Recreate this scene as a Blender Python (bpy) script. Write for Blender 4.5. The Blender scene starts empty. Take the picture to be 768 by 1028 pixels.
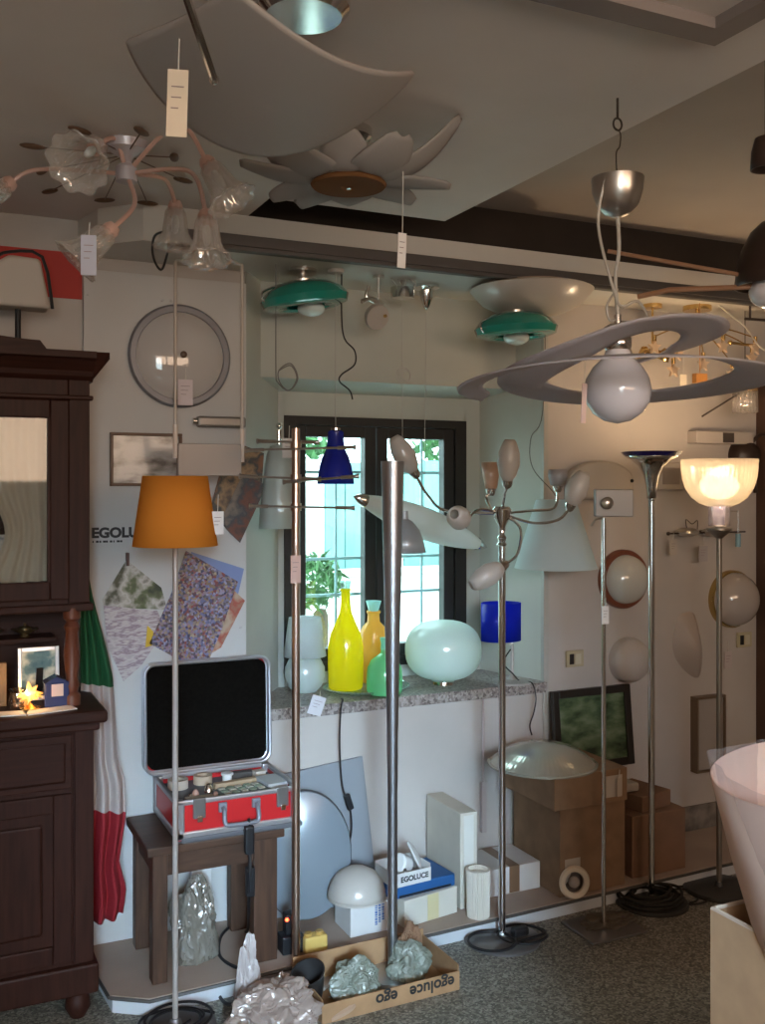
import bpy, bmesh, math, random
from mathutils import Vector, Matrix, noise
random.seed(7)
S = bpy.context.scene
COL = S.collection
PI = math.pi
# ---------------------------------------------------------------- camera (f = 1000 px on a 768 x 1028 frame)
YAW = math.radians(25.2); CA, SA = math.cos(YAW), math.sin(YAW); CH = 1.6
cd = bpy.data.cameras.new('camera'); cam = bpy.data.objects.new('camera', cd); COL.objects.link(cam)
cam.location = (0, 0, CH); cam.rotation_euler = (PI / 2, 0, -YAW)
cd.sensor_fit = 'AUTO'; cd.sensor_width = 36; cd.lens = 36 * 1000 / 1028; cd.shift_y = -24 / 1028
cd.clip_start = .05; cd.clip_end = 200
S.camera = cam
S.view_settings.view_transform = 'Standard'; S.view_settings.look = 'None'
S.view_settings.gamma = 1; S.view_settings.exposure = 0.0; S.view_settings.use_curve_mapping = False
# ---------------------------------------------------------------- sky and daylight
wd = bpy.data.worlds.new('sky'); S.world = wd; wd.use_nodes = True
bg = wd.node_tree.nodes['Background']; bg.inputs[0].default_value = (.74, .94, 1.0, 1); bg.inputs[1].default_value = 9.5
def area(name, loc, rot, sx, sy, power, color):
    l = bpy.data.lights.new(name, 'AREA'); l.shape = 'RECTANGLE'; l.size = sx; l.size_y = sy; l.energy = power; l.color = color
    o = bpy.data.objects.new(name, l); COL.objects.link(o); o.location = loc; o.rotation_euler = rot
    return o
area('showroom_lamp_light', (.9, -1.5, 2.05), (math.radians(84), 0, 0), 3.4, .8, 60, (1.0, .70, .49))
_fd = area('front_window_daylight', (-.5, -2.85, 2.0), (0, 0, 0), 1.1, .9, 12.5, (.50, .76, 1.0)); _fd.data.spread = math.radians(23)
_fd.rotation_euler = (Vector((1.42, 3.45, .26)) - _fd.location).to_track_quat('-Z', 'Y').to_euler()
pl = area('niche_window_portal', (1.77, 3.955, 1.37), (-PI / 2, 0, 0), .84, 1.05, 1, (1, 1, 1)); pl.data.cycles.is_portal = True
# ---------------------------------------------------------------- pixel helpers: a pixel of the frame to a place in the room
def ray(px): u = (px - 384) / 1000.; return (SA + u * CA, CA - u * SA)
def W(px, py, Y):
    rx, ry = ray(px); d = Y / ry; return Vector((d * rx, Y, CH - (py - 490) / 1000. * d))
def F(px, py, Z=0.0):
    rx, ry = ray(px); d = (CH - Z) / ((py - 490) / 1000.); return Vector((d * rx, d * ry, Z))
def DP(px, py, d):
    rx, ry = ray(px); return Vector((d * rx, d * ry, CH - (py - 490) / 1000. * d))
def dep(p): return p[0] * SA + p[1] * CA
# ---------------------------------------------------------------- materials
MC = {}
def mat(name, col, rough=.6, metal=0, var=.0, scale=8, bump=0, trans=0, emis=None, es=0, spec=.5, ior=1.45, alpha=1, coat=0, col2=None, stretch=None):
    if name in MC: return MC[name]
    m = bpy.data.materials.new(name); m.use_nodes = True; nt = m.node_tree; b = nt.nodes['Principled BSDF']
    b.inputs['Base Color'].default_value = (*col, 1); b.inputs['Roughness'].default_value = rough; b.inputs['Metallic'].default_value = metal
    b.inputs['Transmission Weight'].default_value = trans; b.inputs['IOR'].default_value = ior; b.inputs['Specular IOR Level'].default_value = spec
    b.inputs['Alpha'].default_value = alpha; b.inputs['Coat Weight'].default_value = coat
    if emis: b.inputs['Emission Color'].default_value = (*emis, 1); b.inputs['Emission Strength'].default_value = es
    if var or bump or col2:
        tc = nt.nodes.new('ShaderNodeTexCoord'); mp = nt.nodes.new('ShaderNodeMapping'); nz = nt.nodes.new('ShaderNodeTexNoise')
        nt.links.new(tc.outputs['Object'], mp.inputs[0]); nt.links.new(mp.outputs[0], nz.inputs['Vector'])
        if stretch: mp.inputs['Scale'].default_value = stretch
        nz.inputs['Scale'].default_value = scale; nz.inputs['Detail'].default_value = 6
        if var or col2:
            r = nt.nodes.new('ShaderNodeValToRGB'); c2 = col2 or tuple(max(0, c * (1 - var)) for c in col)
            r.color_ramp.elements[0].color = (*c2, 1); r.color_ramp.elements[1].color = (*col, 1)
            r.color_ramp.elements[0].position = .35; r.color_ramp.elements[1].position = .65
            nt.links.new(nz.outputs['Fac'], r.inputs[0]); nt.links.new(r.outputs[0], b.inputs['Base Color'])
        if bump:
            bp = nt.nodes.new('ShaderNodeBump'); bp.inputs['Strength'].default_value = bump; bp.inputs['Distance'].default_value = .01
            nt.links.new(nz.outputs['Fac'], bp.inputs['Height']); nt.links.new(bp.outputs[0], b.inputs['Normal'])
    MC[name] = m; return m
def shade_mat(name, col, tl=.5, rough=.25, gloss=.08):
    """diffuse + translucent + a little gloss: opal glass and lamp fabric"""
    if name in MC: return MC[name]
    m = bpy.data.materials.new(name); m.use_nodes = True; nt = m.node_tree; nt.nodes.remove(nt.nodes['Principled BSDF'])
    out = nt.nodes['Material Output']; d = nt.nodes.new('ShaderNodeBsdfDiffuse'); t = nt.nodes.new('ShaderNodeBsdfTranslucent')
    g = nt.nodes.new('ShaderNodeBsdfGlossy'); a = nt.nodes.new('ShaderNodeMixShader'); c = nt.nodes.new('ShaderNodeMixShader')
    d.inputs[0].default_value = (*col, 1); t.inputs[0].default_value = (*col, 1); g.inputs['Roughness'].default_value = rough
    a.inputs[0].default_value = tl; c.inputs[0].default_value = gloss
    nt.links.new(d.outputs[0], a.inputs[1]); nt.links.new(t.outputs[0], a.inputs[2]); nt.links.new(a.outputs[0], c.inputs[1])
    nt.links.new(g.outputs[0], c.inputs[2]); nt.links.new(c.outputs[0], out.inputs[0]); MC[name] = m; return m
def clear_mat(name, col, amt=.82, rough=.05, milky=0.0):
    """thin clear glass or plastic film: mostly transparent with gloss"""
    if name in MC: return MC[name]
    m = bpy.data.materials.new(name); m.use_nodes = True; nt = m.node_tree; nt.nodes.remove(nt.nodes['Principled BSDF'])
    out = nt.nodes['Material Output']; t = nt.nodes.new('ShaderNodeBsdfTransparent'); g = nt.nodes.new('ShaderNodeBsdfGlossy')
    d = nt.nodes.new('ShaderNodeBsdfDiffuse'); a = nt.nodes.new('ShaderNodeMixShader'); c = nt.nodes.new('ShaderNodeMixShader')
    t.inputs[0].default_value = (*col, 1); g.inputs['Roughness'].default_value = rough; d.inputs[0].default_value = (*col, 1)
    a.inputs[0].default_value = milky; c.inputs[0].default_value = 1 - amt
    nt.links.new(g.outputs[0], a.inputs[1]); nt.links.new(d.outputs[0], a.inputs[2])
    nt.links.new(t.outputs[0], c.inputs[1]); nt.links.new(a.outputs[0], c.inputs[2]); nt.links.new(c.outputs[0], out.inputs[0])
    MC[name] = m; return m
def ramp_mat(name, cols, scale=8, kind='VORONOI', rough=.5, stretch=(1, 1, 1)):
    """printed paper: cells or noise through a constant colour ramp"""
    if name in MC: return MC[name]
    m = bpy.data.materials.new(name); m.use_nodes = True; nt = m.node_tree; b = nt.nodes['Principled BSDF']; b.inputs['Roughness'].default_value = rough
    tc = nt.nodes.new('ShaderNodeTexCoord'); mp = nt.nodes.new('ShaderNodeMapping'); mp.inputs['Scale'].default_value = stretch
    nt.links.new(tc.outputs['Object'], mp.inputs[0])
    r = nt.nodes.new('ShaderNodeValToRGB'); r.color_ramp.interpolation = 'LINEAR'
    while len(r.color_ramp.elements) < len(cols): r.color_ramp.elements.new(.5)
    if kind == 'VORONOI':
        v = nt.nodes.new('ShaderNodeTexVoronoi'); v.inputs['Scale'].default_value = scale; nt.links.new(mp.outputs[0], v.inputs['Vector'])
        sp = nt.nodes.new('ShaderNodeSeparateColor'); nt.links.new(v.outputs['Color'], sp.inputs[0]); nt.links.new(sp.outputs[0], r.inputs[0]); lo, hi = 0, 1
    else:
        v = nt.nodes.new('ShaderNodeTexNoise'); v.inputs['Scale'].default_value = scale; v.inputs['Detail'].default_value = 8
        nt.links.new(mp.outputs[0], v.inputs['Vector']); nt.links.new(v.outputs['Fac'], r.inputs[0]); lo, hi = .35, .65
    for i, c in enumerate(cols):
        r.color_ramp.elements[i].position = lo + (hi - lo) * i / (len(cols) - 1); r.color_ramp.elements[i].color = (*c, 1)
    nt.links.new(r.outputs[0], b.inputs['Base Color']); MC[name] = m; return m

CHROME = mat('chrome', (.72, .70, .68), .12, 1)
NICKEL = mat('brushed_nickel', (.55, .52, .48), .3, 1)
STEEL = mat('satin_steel', (.50, .52, .56), .34, 1)
COPPER = mat('copper_tinted_steel', (.66, .50, .40), .28, 1)
BRASS = mat('brass', (.75, .52, .22), .25, 1)
BLACK = mat('black_plastic', (.012, .012, .014), .45)
WHITEPL = mat('white_plastic', (.75, .74, .72), .35)
OPAL = shade_mat('opal_glass', (.80, .82, .80), .35)
OPALW = shade_mat('warm_opal_glass', (.72, .66, .60), .35)
OPALG = shade_mat('sandblasted_glass', (.56, .56, .62), .35, .4, .04)
FABRIC = shade_mat('white_lamp_fabric', (.72, .78, .78), .5, .6, .01)
PAPER = mat('white_paper', (.78, .76, .74), .8)
PINKP = mat('pinkish_paper', (.70, .52, .46), .8)
CARD = mat('cardboard', (.25, .15, .085), .85, var=.2, scale=14)
CARDW = mat('white_card', (.66, .64, .62), .8, var=.08, scale=10)
CREAM = mat('cream_card', (.62, .57, .48), .8, var=.08, scale=10)
GREEN = mat('green_glass', (.012, .22, .17), .10, coat=.5)
BLUEG = shade_mat('cobalt_glass', (.015, .03, .42), .45, .15, .06)
CLEAR = clear_mat('clear_glass', (.93, .95, .95), .74, .04)
CRYST = clear_mat('crystal_glass', (.96, .93, .90), .60, .06, .35)
FILM = clear_mat('plastic_film', (.90, .88, .86), .62, .18, .55)
WOOD = mat('dark_walnut', (.042, .014, .009), .5, var=.4, scale=5, bump=.04, stretch=(14, 14, 1.2), spec=.2)
WOODH = mat('dark_walnut_across', (.042, .014, .009), .5, var=.4, scale=5, bump=.04, stretch=(1.2, 14, 14), spec=.2)

# ---------------------------------------------------------------- mesh builder
class MB:
    def __init__(s): s.bm = bmesh.new()
    def _merge(s, t, M=None, smooth=None):
        if M is not None: bmesh.ops.transform(t, matrix=M, verts=t.verts)
        if smooth is not None:
            for f in t.faces: f.smooth = smooth
        me = bpy.data.meshes.new('t'); t.to_mesh(me); t.free(); s.bm.from_mesh(me); bpy.data.meshes.remove(me); return s
    def box(s, x0, x1, y0, y1, z0, z1, bev=0, M=None, seg=2):
        t = bmesh.new(); bmesh.ops.create_cube(t, size=1)
        for v in t.verts: v.co = Vector(((x0 + x1) / 2 + v.co.x * (x1 - x0), (y0 + y1) / 2 + v.co.y * (y1 - y0), (z0 + z1) / 2 + v.co.z * (z1 - z0)))
        if bev: bmesh.ops.bevel(t, geom=t.edges[:], offset=bev, segments=seg, affect='EDGES', profile=.5)
        return s._merge(t, M, False)
    def cyl(s, p, q, r, r2=None, n=16):
        p, q = Vector(p), Vector(q); r2 = r if r2 is None else r2; h = (q - p).length
        t = bmesh.new(); bmesh.ops.create_cone(t, cap_ends=True, segments=n, radius1=r, radius2=r2, depth=h)
        M = Matrix.Translation((p + q) / 2) @ (q - p).to_track_quat('Z', 'Y').to_matrix().to_4x4(); return s._merge(t, M, True)
    def lathe(s, prof, c=(0, 0, 0), axis=(0, 0, 1), n=32, sc=(1, 1, 1), rib=0, ribn=0):
        t = bmesh.new(); rings = []
        for r, z in prof:
            if r < 1e-5: rings.append([t.verts.new((0, 0, z * sc[2]))]); continue
            rings.append([t.verts.new((r * (1 + rib * math.cos(ribn * 2 * PI * k / n)) * math.cos(2 * PI * k / n) * sc[0], r * (1 + rib * math.cos(ribn * 2 * PI * k / n)) * math.sin(2 * PI * k / n) * sc[1], z * sc[2])) for k in range(n)])
        for a, b in zip(rings, rings[1:]):
            for k in range(n):
                j = (k + 1) % n
                if len(a) == 1 and len(b) == 1: continue
                if len(a) == 1: t.faces.new((a[0], b[k], b[j]))
                elif len(b) == 1: t.faces.new((a[k], a[j], b[0]))
                else: t.faces.new((a[k], a[j], b[j], b[k]))
        bmesh.ops.recalc_face_normals(t, faces=t.faces)
        M = Matrix.Translation(Vector(c)) @ Vector(axis).to_track_quat('Z', 'Y').to_matrix().to_4x4(); return s._merge(t, M, True)
    def sph(s, c, r, n=20, M=None):
        if not isinstance(r, (tuple, list)): r = (r, r, r)
        t = bmesh.new(); bmesh.ops.create_uvsphere(t, u_segments=n, v_segments=max(8, n * 2 // 3), radius=1)
        X = Matrix.Translation(Vector(c)) @ (M or Matrix()) @ Matrix.Diagonal((*r, 1)); return s._merge(t, X, True)
    def tube(s, pts, r, n=8, sub=6, closed=False):
        pts = [Vector(p) for p in pts]; path = []
        if sub > 1 and len(pts) > 2:
            N = len(pts)
            for i in range(N if closed else N - 1):
                g = (lambda k: pts[k % N]) if closed else (lambda k: pts[min(max(k, 0), N - 1)])
                p0, p1, p2, p3 = g(i - 1), g(i), g(i + 1), g(i + 2)
                for j in range(sub):
                    u = j / sub; path.append(.5 * ((2 * p1) + (p2 - p0) * u + (2 * p0 - 5 * p1 + 4 * p2 - p3) * u * u + (3 * p1 - p0 - 3 * p2 + p3) * u ** 3))
            if not closed: path.append(pts[-1])
        else: path = pts
        t = bmesh.new(); rings = []; N = len(path); up = None
        for i, p in enumerate(path):
            a = path[(i - 1) % N] if closed or i else p; b = path[(i + 1) % N] if closed or i < N - 1 else p
            d = (b - a).normalized()
            if up is None: up = Vector((0, 0, 1)) if abs(d.z) < .9 else Vector((1, 0, 0))
            u = (up - d * up.dot(d)); u = u.normalized() if u.length > 1e-4 else d.orthogonal().normalized(); up = u; w = d.cross(u)
            rr = r(i / (N - 1)) if callable(r) else r
            rings.append([t.verts.new(p + (u * math.cos(2 * PI * k / n) + w * math.sin(2 * PI * k / n)) * rr) for k in range(n)])
        prs = list(zip(rings, rings[1:])) + ([(rings[-1], rings[0])] if closed else [])
        for a, b in prs:
            for k in range(n): t.faces.new((a[k], a[(k + 1) % n], b[(k + 1) % n], b[k]))
        if not closed: t.faces.new(rings[0][::-1]); t.faces.new(rings[-1])
        return s._merge(t, None, True)
    def poly(s, pts, vec):
        """a plane outline (world points) given thickness along vec"""
        t = bmesh.new(); vec = Vector(vec); a = [t.verts.new(Vector(p)) for p in pts]; b = [t.verts.new(Vector(p) + vec) for p in pts]; n = len(a)
        t.faces.new(a); t.faces.new(b[::-1])
        for k in range(n): t.faces.new((a[k], b[k], b[(k + 1) % n], a[(k + 1) % n]))
        bmesh.ops.recalc_face_normals(t, faces=t.faces); return s._merge(t, None, False)
    def grid(s, fn, nu, nv, closeu=False, smooth=True):
        t = bmesh.new(); g = [[t.verts.new(fn(i / nu, j / nv)) for j in range(nv + 1)] for i in range(nu if closeu else nu + 1)]
        for i in range(nu):
            for j in range(nv): t.faces.new((g[i][j], g[(i + 1) % len(g)][j], g[(i + 1) % len(g)][j + 1], g[i][j + 1]))
        bmesh.ops.recalc_face_normals(t, faces=t.faces); return s._merge(t, None, smooth)
    def text(s, body, c, size, depth=.001, rot=0, bold=0, font=None, M=None):
        """lettering facing -Y, centred on c"""
        cu = bpy.data.curves.new('t', 'FONT'); cu.body = body; cu.size = size; cu.extrude = depth; cu.offset = bold; cu.align_x = 'CENTER'; cu.align_y = 'CENTER'
        ob = bpy.data.objects.new('t', cu); COL.objects.link(ob); dg = bpy.context.evaluated_depsgraph_get(); me = bpy.data.meshes.new_from_object(ob.evaluated_get(dg))
        t = bmesh.new(); t.from_mesh(me); bpy.data.objects.remove(ob); bpy.data.curves.remove(cu); bpy.data.meshes.remove(me)
        X = Matrix.Translation(Vector(c)) @ (M or Matrix()) @ Matrix.Rotation(PI / 2, 4, 'X') @ Matrix.Rotation(rot, 4, 'Z'); return s._merge(t, X, False)
    def build(s, name, m, parent=None, solid=0, org=None, label=None, local=False):
        bm = s.bm
        root = parent
        while root is not None and root.parent is not None: root = root.parent
        if not local:
            if root is not None: Mi = ROOTM[root.name].inverted()
            else: Mi = Matrix.Translation(-Vector(org)) if org is not None else Matrix()
            bmesh.ops.transform(bm, matrix=Mi, verts=bm.verts)
        for e in bm.edges:
            if len(e.link_faces) == 2 and e.calc_face_angle(0) > .7: e.smooth = False
        me = bpy.data.meshes.new(name); bm.to_mesh(me); bm.free(); me.materials.append(m)
        o = bpy.data.objects.new(name, me); COL.objects.link(o)
        if parent is not None: o.parent = parent
        elif org is not None: o.location = Vector(org); ROOTM[o.name] = Matrix.Translation(Vector(org))
        else: ROOTM[o.name] = Matrix()
        if solid:
            md = o.modifiers.new('thickness', 'SOLIDIFY'); md.thickness = solid; md.offset = 0
        if label: o['label'] = label
        return o
ROOTM = {}
def thing(name, label, cat, loc, group=None, rotz=0, M=None):
    o = bpy.data.objects.new(name, None); COL.objects.link(o); o.empty_display_size = .05
    X = M if M is not None else Matrix.Translation(Vector(loc)) @ Matrix.Rotation(rotz, 4, 'Z')
    o.matrix_world = X; ROOTM[o.name] = X.copy(); tag(o, label, cat, group); return o
def tag(o, label, cat, group=None, kind=None):
    o['label'] = label; o['category'] = cat
    if group: o['group'] = group
    if kind: o['kind'] = kind
    return o
def struct(name, mb, m, label=None):
    o = mb.build(name, m); o['kind'] = 'structure'
    o['label'] = label or name.replace('_', ' '); o['category'] = name.split('_')[0]
    return o
# ================================================================ THE ROOM
WALL = mat('painted_wall', (.50, .45, .41), .85, var=.10, scale=3, bump=.06)
NICHEW = mat('niche_plaster', (.47, .47, .42), .85, var=.08, scale=4, bump=.05)
PANEL = mat('white_wall_panel', (.54, .52, .50), .6, var=.06, scale=3)
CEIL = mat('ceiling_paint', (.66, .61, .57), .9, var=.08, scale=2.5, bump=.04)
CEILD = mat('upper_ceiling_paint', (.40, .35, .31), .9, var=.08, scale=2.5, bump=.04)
TIMB = mat('dark_timber', (.03, .02, .014), .8, var=.3, scale=6)
def floor_mat():
    m = bpy.data.materials.new('terrazzo'); m.use_nodes = True; nt = m.node_tree; b = nt.nodes['Principled BSDF']; b.inputs['Roughness'].default_value = .42
    tc = nt.nodes.new('ShaderNodeTexCoord'); v = nt.nodes.new('ShaderNodeTexVoronoi'); v.inputs['Scale'].default_value = 150
    sp = nt.nodes.new('ShaderNodeSeparateColor'); r = nt.nodes.new('ShaderNodeValToRGB'); nz = nt.nodes.new('ShaderNodeTexNoise'); nz.inputs['Scale'].default_value = 2.2
    mx = nt.nodes.new('ShaderNodeMixRGB'); mx.blend_type = 'MULTIPLY'; mx.inputs[0].default_value = .5
    for i, (p, c) in enumerate([(0, (.09, .082, .066)), (.35, (.19, .17, .135)), (.65, (.31, .285, .23)), (1, (.50, .46, .39))]):
        if i > 1: r.color_ramp.elements.new(p)
        r.color_ramp.elements[i].position = p; r.color_ramp.elements[i].color = (*c, 1)
    L = nt.links.new; L(tc.outputs['Object'], v.inputs['Vector']); L(v.outputs['Color'], sp.inputs[0]); L(sp.outputs[0], r.inputs[0])
    L(tc.outputs['Object'], nz.inputs['Vector']); L(r.outputs[0], mx.inputs[1]); L(nz.outputs['Fac'], mx.inputs[2]); L(mx.outputs[0], b.inputs['Base Color'])
    return m
XL0, XR0, YB, YF = -1.6, 4.6, 3.47, -3.0
NL, NR = 1.082, 2.363
m = MB(); m.box(XL0 - .15, XR0 + .15, YF - .15, 4.1, -.1, 0); struct('floor', m, floor_mat(), 'speckled grey terrazzo floor')
m = MB(); m.box(XL0 - .15, XL0, YF - .15, 4.0, 0, 2.8); struct('wall_left', m, WALL)
m = MB(); m.box(XR0, XR0 + .15, YF - .15, 4.0, 0, 2.8); struct('wall_right', m, WALL)
m = MB()   # front wall with the shop window opening
m.box(XL0, -1.35, YF - .15, YF, 0, 2.8); m.box(-.45, XR0, YF - .15, YF, 0, 2.8); m.box(-1.35, -.45, YF - .15, YF, 0, .75); m.box(-1.35, -.45, YF - .15, YF, 2.35, 2.8)
struct('wall_front', m, WALL)
m = MB(); m.box(XL0, NL, YB, YB + .5, 0, 2.8); m.box(2.363, XR0, YB, YB + .5, 0, 2.8)
m.box(NL, NR, YB - .015, 3.97, 0, .757)
struct('wall_back', m, WALL, 'cream painted back wall')
# niche
m = MB()
m.poly([(NL, 3.452, .757), (1.325, 3.8, .757), (1.325, 3.97, .757), (NL, 3.97, .757)], (0, 0, 1.64))
m.poly([(NR, 3.452, .757), (NR, 3.97, .757), (2.262, 3.97, .757), (2.262, 3.8, .757)], (0, 0, 1.64))
m.box(1.15, 2.35, 3.6, 3.97, 2.02, 2.397)
m.poly([(1.17, 3.6, 2.0215), (1.17, 3.8, 1.99), (1.17, 3.8, 2.0215)], (1.15, 0, 0))
m.box(1.3, 1.352, 3.8, 3.96, .757, 2.021); m.box(2.188, 2.29, 3.8, 3.96, .757, 2.021); m.box(1.35, 2.19, 3.8, 3.96, 1.893, 2.021); m.box(1.35, 2.19, 3.8, 3.96, .757, .85)
struct('wall_niche', m, NICHEW, 'plastered window niche')
# lower ceiling, raised ceiling, soffit and dark band
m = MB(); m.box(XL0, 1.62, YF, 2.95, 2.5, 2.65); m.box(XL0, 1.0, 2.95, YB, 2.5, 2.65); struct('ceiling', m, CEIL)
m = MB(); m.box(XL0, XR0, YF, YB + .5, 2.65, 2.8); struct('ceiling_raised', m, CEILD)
m = MB(); m.poly([(.50, YB, 2.382), (.535, 3.29, 2.382), (.655, 3.165, 2.382), (XR0, 3.20, 2.382), (XR0, 3.62, 2.382), (.5, 3.62, 2.382)], (0, 0, .118)); struct('ceiling_soffit', m, mat('soffit_paint', (.60, .57, .52), .7, var=.06, scale=3), 'pale soffit over the window niche')
m = MB(); m.box(1.0, XR0, 3.215, YB, 2.5, 2.65); struct('trim_1', m, TIMB, 'dark timber band above the soffit')
m = MB(); m.box(.74, XR0, 3.125, 3.162, 2.372, 2.425, .004); m.box(.74, XR0, 3.115, 3.127, 2.386, 2.398); m.box(.73, .745, 3.12, 3.165, 2.365, 2.43); struct('trim_2', m, mat('grey_track', (.10, .09, .085), .5, .3), 'grey lighting track along the soffit')
m = MB()
for a in (1.44,): m.box(.3, 1.44, 1.45, 1.51, 2.478, 2.5); m.box(1.385, 1.44, .3, 1.45, 2.478, 2.5)
struct('trim_3', m, mat('grey_trim', (.22, .19, .18), .7), 'grey frame of the ceiling hatch')
# wall boards, red stripe, corner beads, plinth
m = MB(); m.box(.515, NL, YB - .022, YB, .06, 2.335, .002)
for z in (.5, 1.1, 1.7, 2.25):
    for x in (.53, .78, .81, 1.06): m.sph((x, YB - .022, z), (.005, .003, .005), 8)
struct('trim_4', m, PANEL, 'white wall boards beside the hutch')
m = MB(); m.box(-.6, .513, YB - .003, YB, 2.235, 2.39); struct('trim_5', m, mat('red_stripe', (.42, .03, .02), .6), 'red stripe painted on the wall')
m = MB(); m.box(NR - .004, NR + .02, YB - .024, YB + .001, .06, 2.38, .002); struct('trim_6', m, mat('bead', (.42, .40, .36), .6), 'corner bead beside the niche')
m = MB(); m.box(NL - .004, NR, YB - .045, 3.8, .758, .80, .003)
def granite():
    return ramp_mat('granite', [(.10, .08, .075), (.26, .22, .20), (.42, .37, .34), (.18, .15, .14)], 120, rough=.35)
struct('trim_7', m, granite(), 'granite window shelf')
PT = [(.50, YB), (.534, 3.286), (.548, 3.10), (.648, 3.03), (XR0, 3.17), (XR0, YB)]
m = MB(); m.poly([(x, y, 0) for x, y in PT], (0, 0, .048)); struct('trim_8', m, mat('white_plinth', (.58, .60, .62), .6), 'white low plinth along the wall')
m = MB(); PT2 = [(.49, YB), (.524, 3.282), (.54, 3.09), (.643, 3.018), (XR0, 3.158), (XR0, YB)]
m.poly([(x, y, .049) for x, y in PT2], (0, 0, .011)); struct('trim_9', m, mat('plinth_top', (.42, .32, .26), .6, var=.1, scale=6), 'tan top board of the plinth')
m = MB(); m.tube([(x, y - .003, .052) for x, y in PT2[2:5]], .006, sub=1); m.tube([(x - .003, y, .052) for x, y in PT2[1:3]], .006, sub=1); struct('trim_10', m, mat('dark_edge', (.06, .055, .05), .5), 'dark edge strip of the plinth')
m = MB(); m.box(2.66, 3.56, YB - .012, YB, .06, .17, .003); struct('baseboard_back', m, mat('scuffed_base', (.25, .22, .19), .8, var=.6, scale=14), 'scuffed baseboard')
# dark timber door / post at the right
m = MB(); x0 = 3.56; m.box(x0, 4.5, YB - .06, YB, .06, 2.1, .006); m.box(x0 + .12, 4.3, YB - .075, YB - .055, .25, 1.0, .005); m.box(x0 + .12, 4.3, YB - .075, YB - .055, 1.15, 1.95, .005); struct('door_1', m, mat('door_brown', (.10, .05, .032), .6, var=.3, scale=5), 'dark brown door at the right end of the wall')
# window: dark frame, two casements, panes
FR = mat('dark_window_frame', (.016, .014, .013), .5)
m = MB(); y0, y1 = 3.79, 3.88; zt, zb = 1.893, .85
m.box(1.349, 1.40, y0, y1, zb, zt); m.box(2.135, 2.19, y0, y1, zb, zt); m.box(1.40, 2.135, y0, y1, zt - .035, zt); m.box(1.40, 2.135, y0, y1, zb, zb + .04)
fr = m.build('window_1', FR); fr['kind'] = 'structure'; fr['label'] = 'dark framed casement window in the niche'; fr['category'] = 'window'
for a, b in ((1.402, 1.757), (1.763, 2.133)):
    t = MB(); ya, yb = 3.80, 3.85; wl = .042 if a < 1.5 else .05; wr = .05 if a < 1.5 else .05
    t.box(a, a + wl, ya, yb, zb + .042, zt - .037, .003); t.box(b - wr, b, ya, yb, zb + .042, zt - .037, .003)
    t.box(a + wl, b - wr, ya, yb, zt - .083, zt - .037, .003); t.box(a + wl, b - wr, ya, yb, zb + .042, zb + .09, .003)
    c = t.build('casement', FR, fr)
    t = MB(); t.box(a + wl, b - wr, 3.823, 3.827, zb + .09, zt - .083); t.build('pane', clear_mat('window_pane', (.92, 1, .98), .93, .02), c)
m = MB()
gx = [W(337, 500, 3.93).x, W(423, 500, 3.93).x, 1.765]
for x in gx: m.cyl((x, 3.93, zb), (x, 3.93, zt), .006, n=8)
for z in (1.145, 1.30, 1.668): m.box(1.352, 2.188, 3.924, 3.936, z - .006, z + .006)
t = m.build('window_grille', mat('grille', (.45, .62, .66), .6)); t['kind'] = 'structure'; t['label'] = 'iron grille outside the window'; t['category'] = 'grille'
# outside
m = MB(); m.box(-6, 16, 4.15, 30, -.1, -.02); struct('ground_outside', m, mat('pale_paving', (.55, .58, .56), .9), 'pale paving outside')
fe = thing('plank_fence', 'pale green plank fence seen through the window', 'fence', (2.4, 6.5, 0))
for k in range(40):
    m = MB(); x = .6 + k * .155; m.box(x, x + .148, 6.5, 6.53, -.02, 1.80 + .02 * math.sin(k * 2.1), .004); m.build('plank', mat('weathered_teal_plank' if k % 4 else 'whitened_plank', (.22, .44, .44) if k % 4 else (.8, .84, .82), .8, var=.2, scale=3, stretch=(8, 8, 1)), fe)
m = MB(); m.box(.6, 6.8, 6.53, 6.6, .5, .6); m.box(.6, 6.8, 6.53, 6.6, 1.45, 1.55); m.build('rail', mat('fence_rail', (.3, .45, .44), .8), fe)
LEAF = mat('leafy_green', (.06, .17, .05), .7, var=.6, scale=12)
m = MB(); m.box(1.0, 6.0, 6.0, 6.12, -.02, 1.02, .01); m.box(.98, 6.02, 5.98, 6.14, 1.02, 1.06, .01); o = m.build('low_white_stand_in', mat('plain_white', (.75, .78, .76), .9), org=(3.5, 6, -.02)); tag(o, 'low white block standing in for an unclear white thing before the plank fence', 'wall')  # white block added as stand-in for an unidentified white thing outside
for (x, y, z, r, lb) in ((2.55, 7.4, 1.9, .55, 'green shrub rising over the left end of the fence'), (4.35, 7.6, 2.0, .5, 'green shrub rising over the fence behind the right pane'), (W(317, 585, 5.4).x, 5.4, 1.06, .17, 'small green shrub low outside the left window pane')):
    tr = thing('garden_shrub', lb, 'shrub', (x, y, 0), 'shrubs beyond the fence')
    m = MB(); m.tube([(x, y, -.02), (x + .05, y, .8), (x, y, z * .8)], .03); m.build('stem', mat('bark', (.12, .09, .06), .9), tr)
    m = MB(); rnd = random.Random(int(x * 10))
    for k in range(420):
        v = Vector((rnd.gauss(0, 1), rnd.gauss(0, 1), rnd.gauss(0, 1))).normalized() * r * rnd.uniform(.5, 1.0); p = Vector((x, y, z)) + v
        a = Vector((rnd.uniform(-1, 1), rnd.uniform(-1, 1), rnd.uniform(-1, 1))) * (.02 + .1 * r); b = a.cross(Vector((rnd.uniform(-1, 1), 1, .3))).normalized() * .055 * r
        m.poly([p - a, p + b, p + a, p - b], (0, .002, .001))
    m.build('foliage', LEAF, tr)
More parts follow.
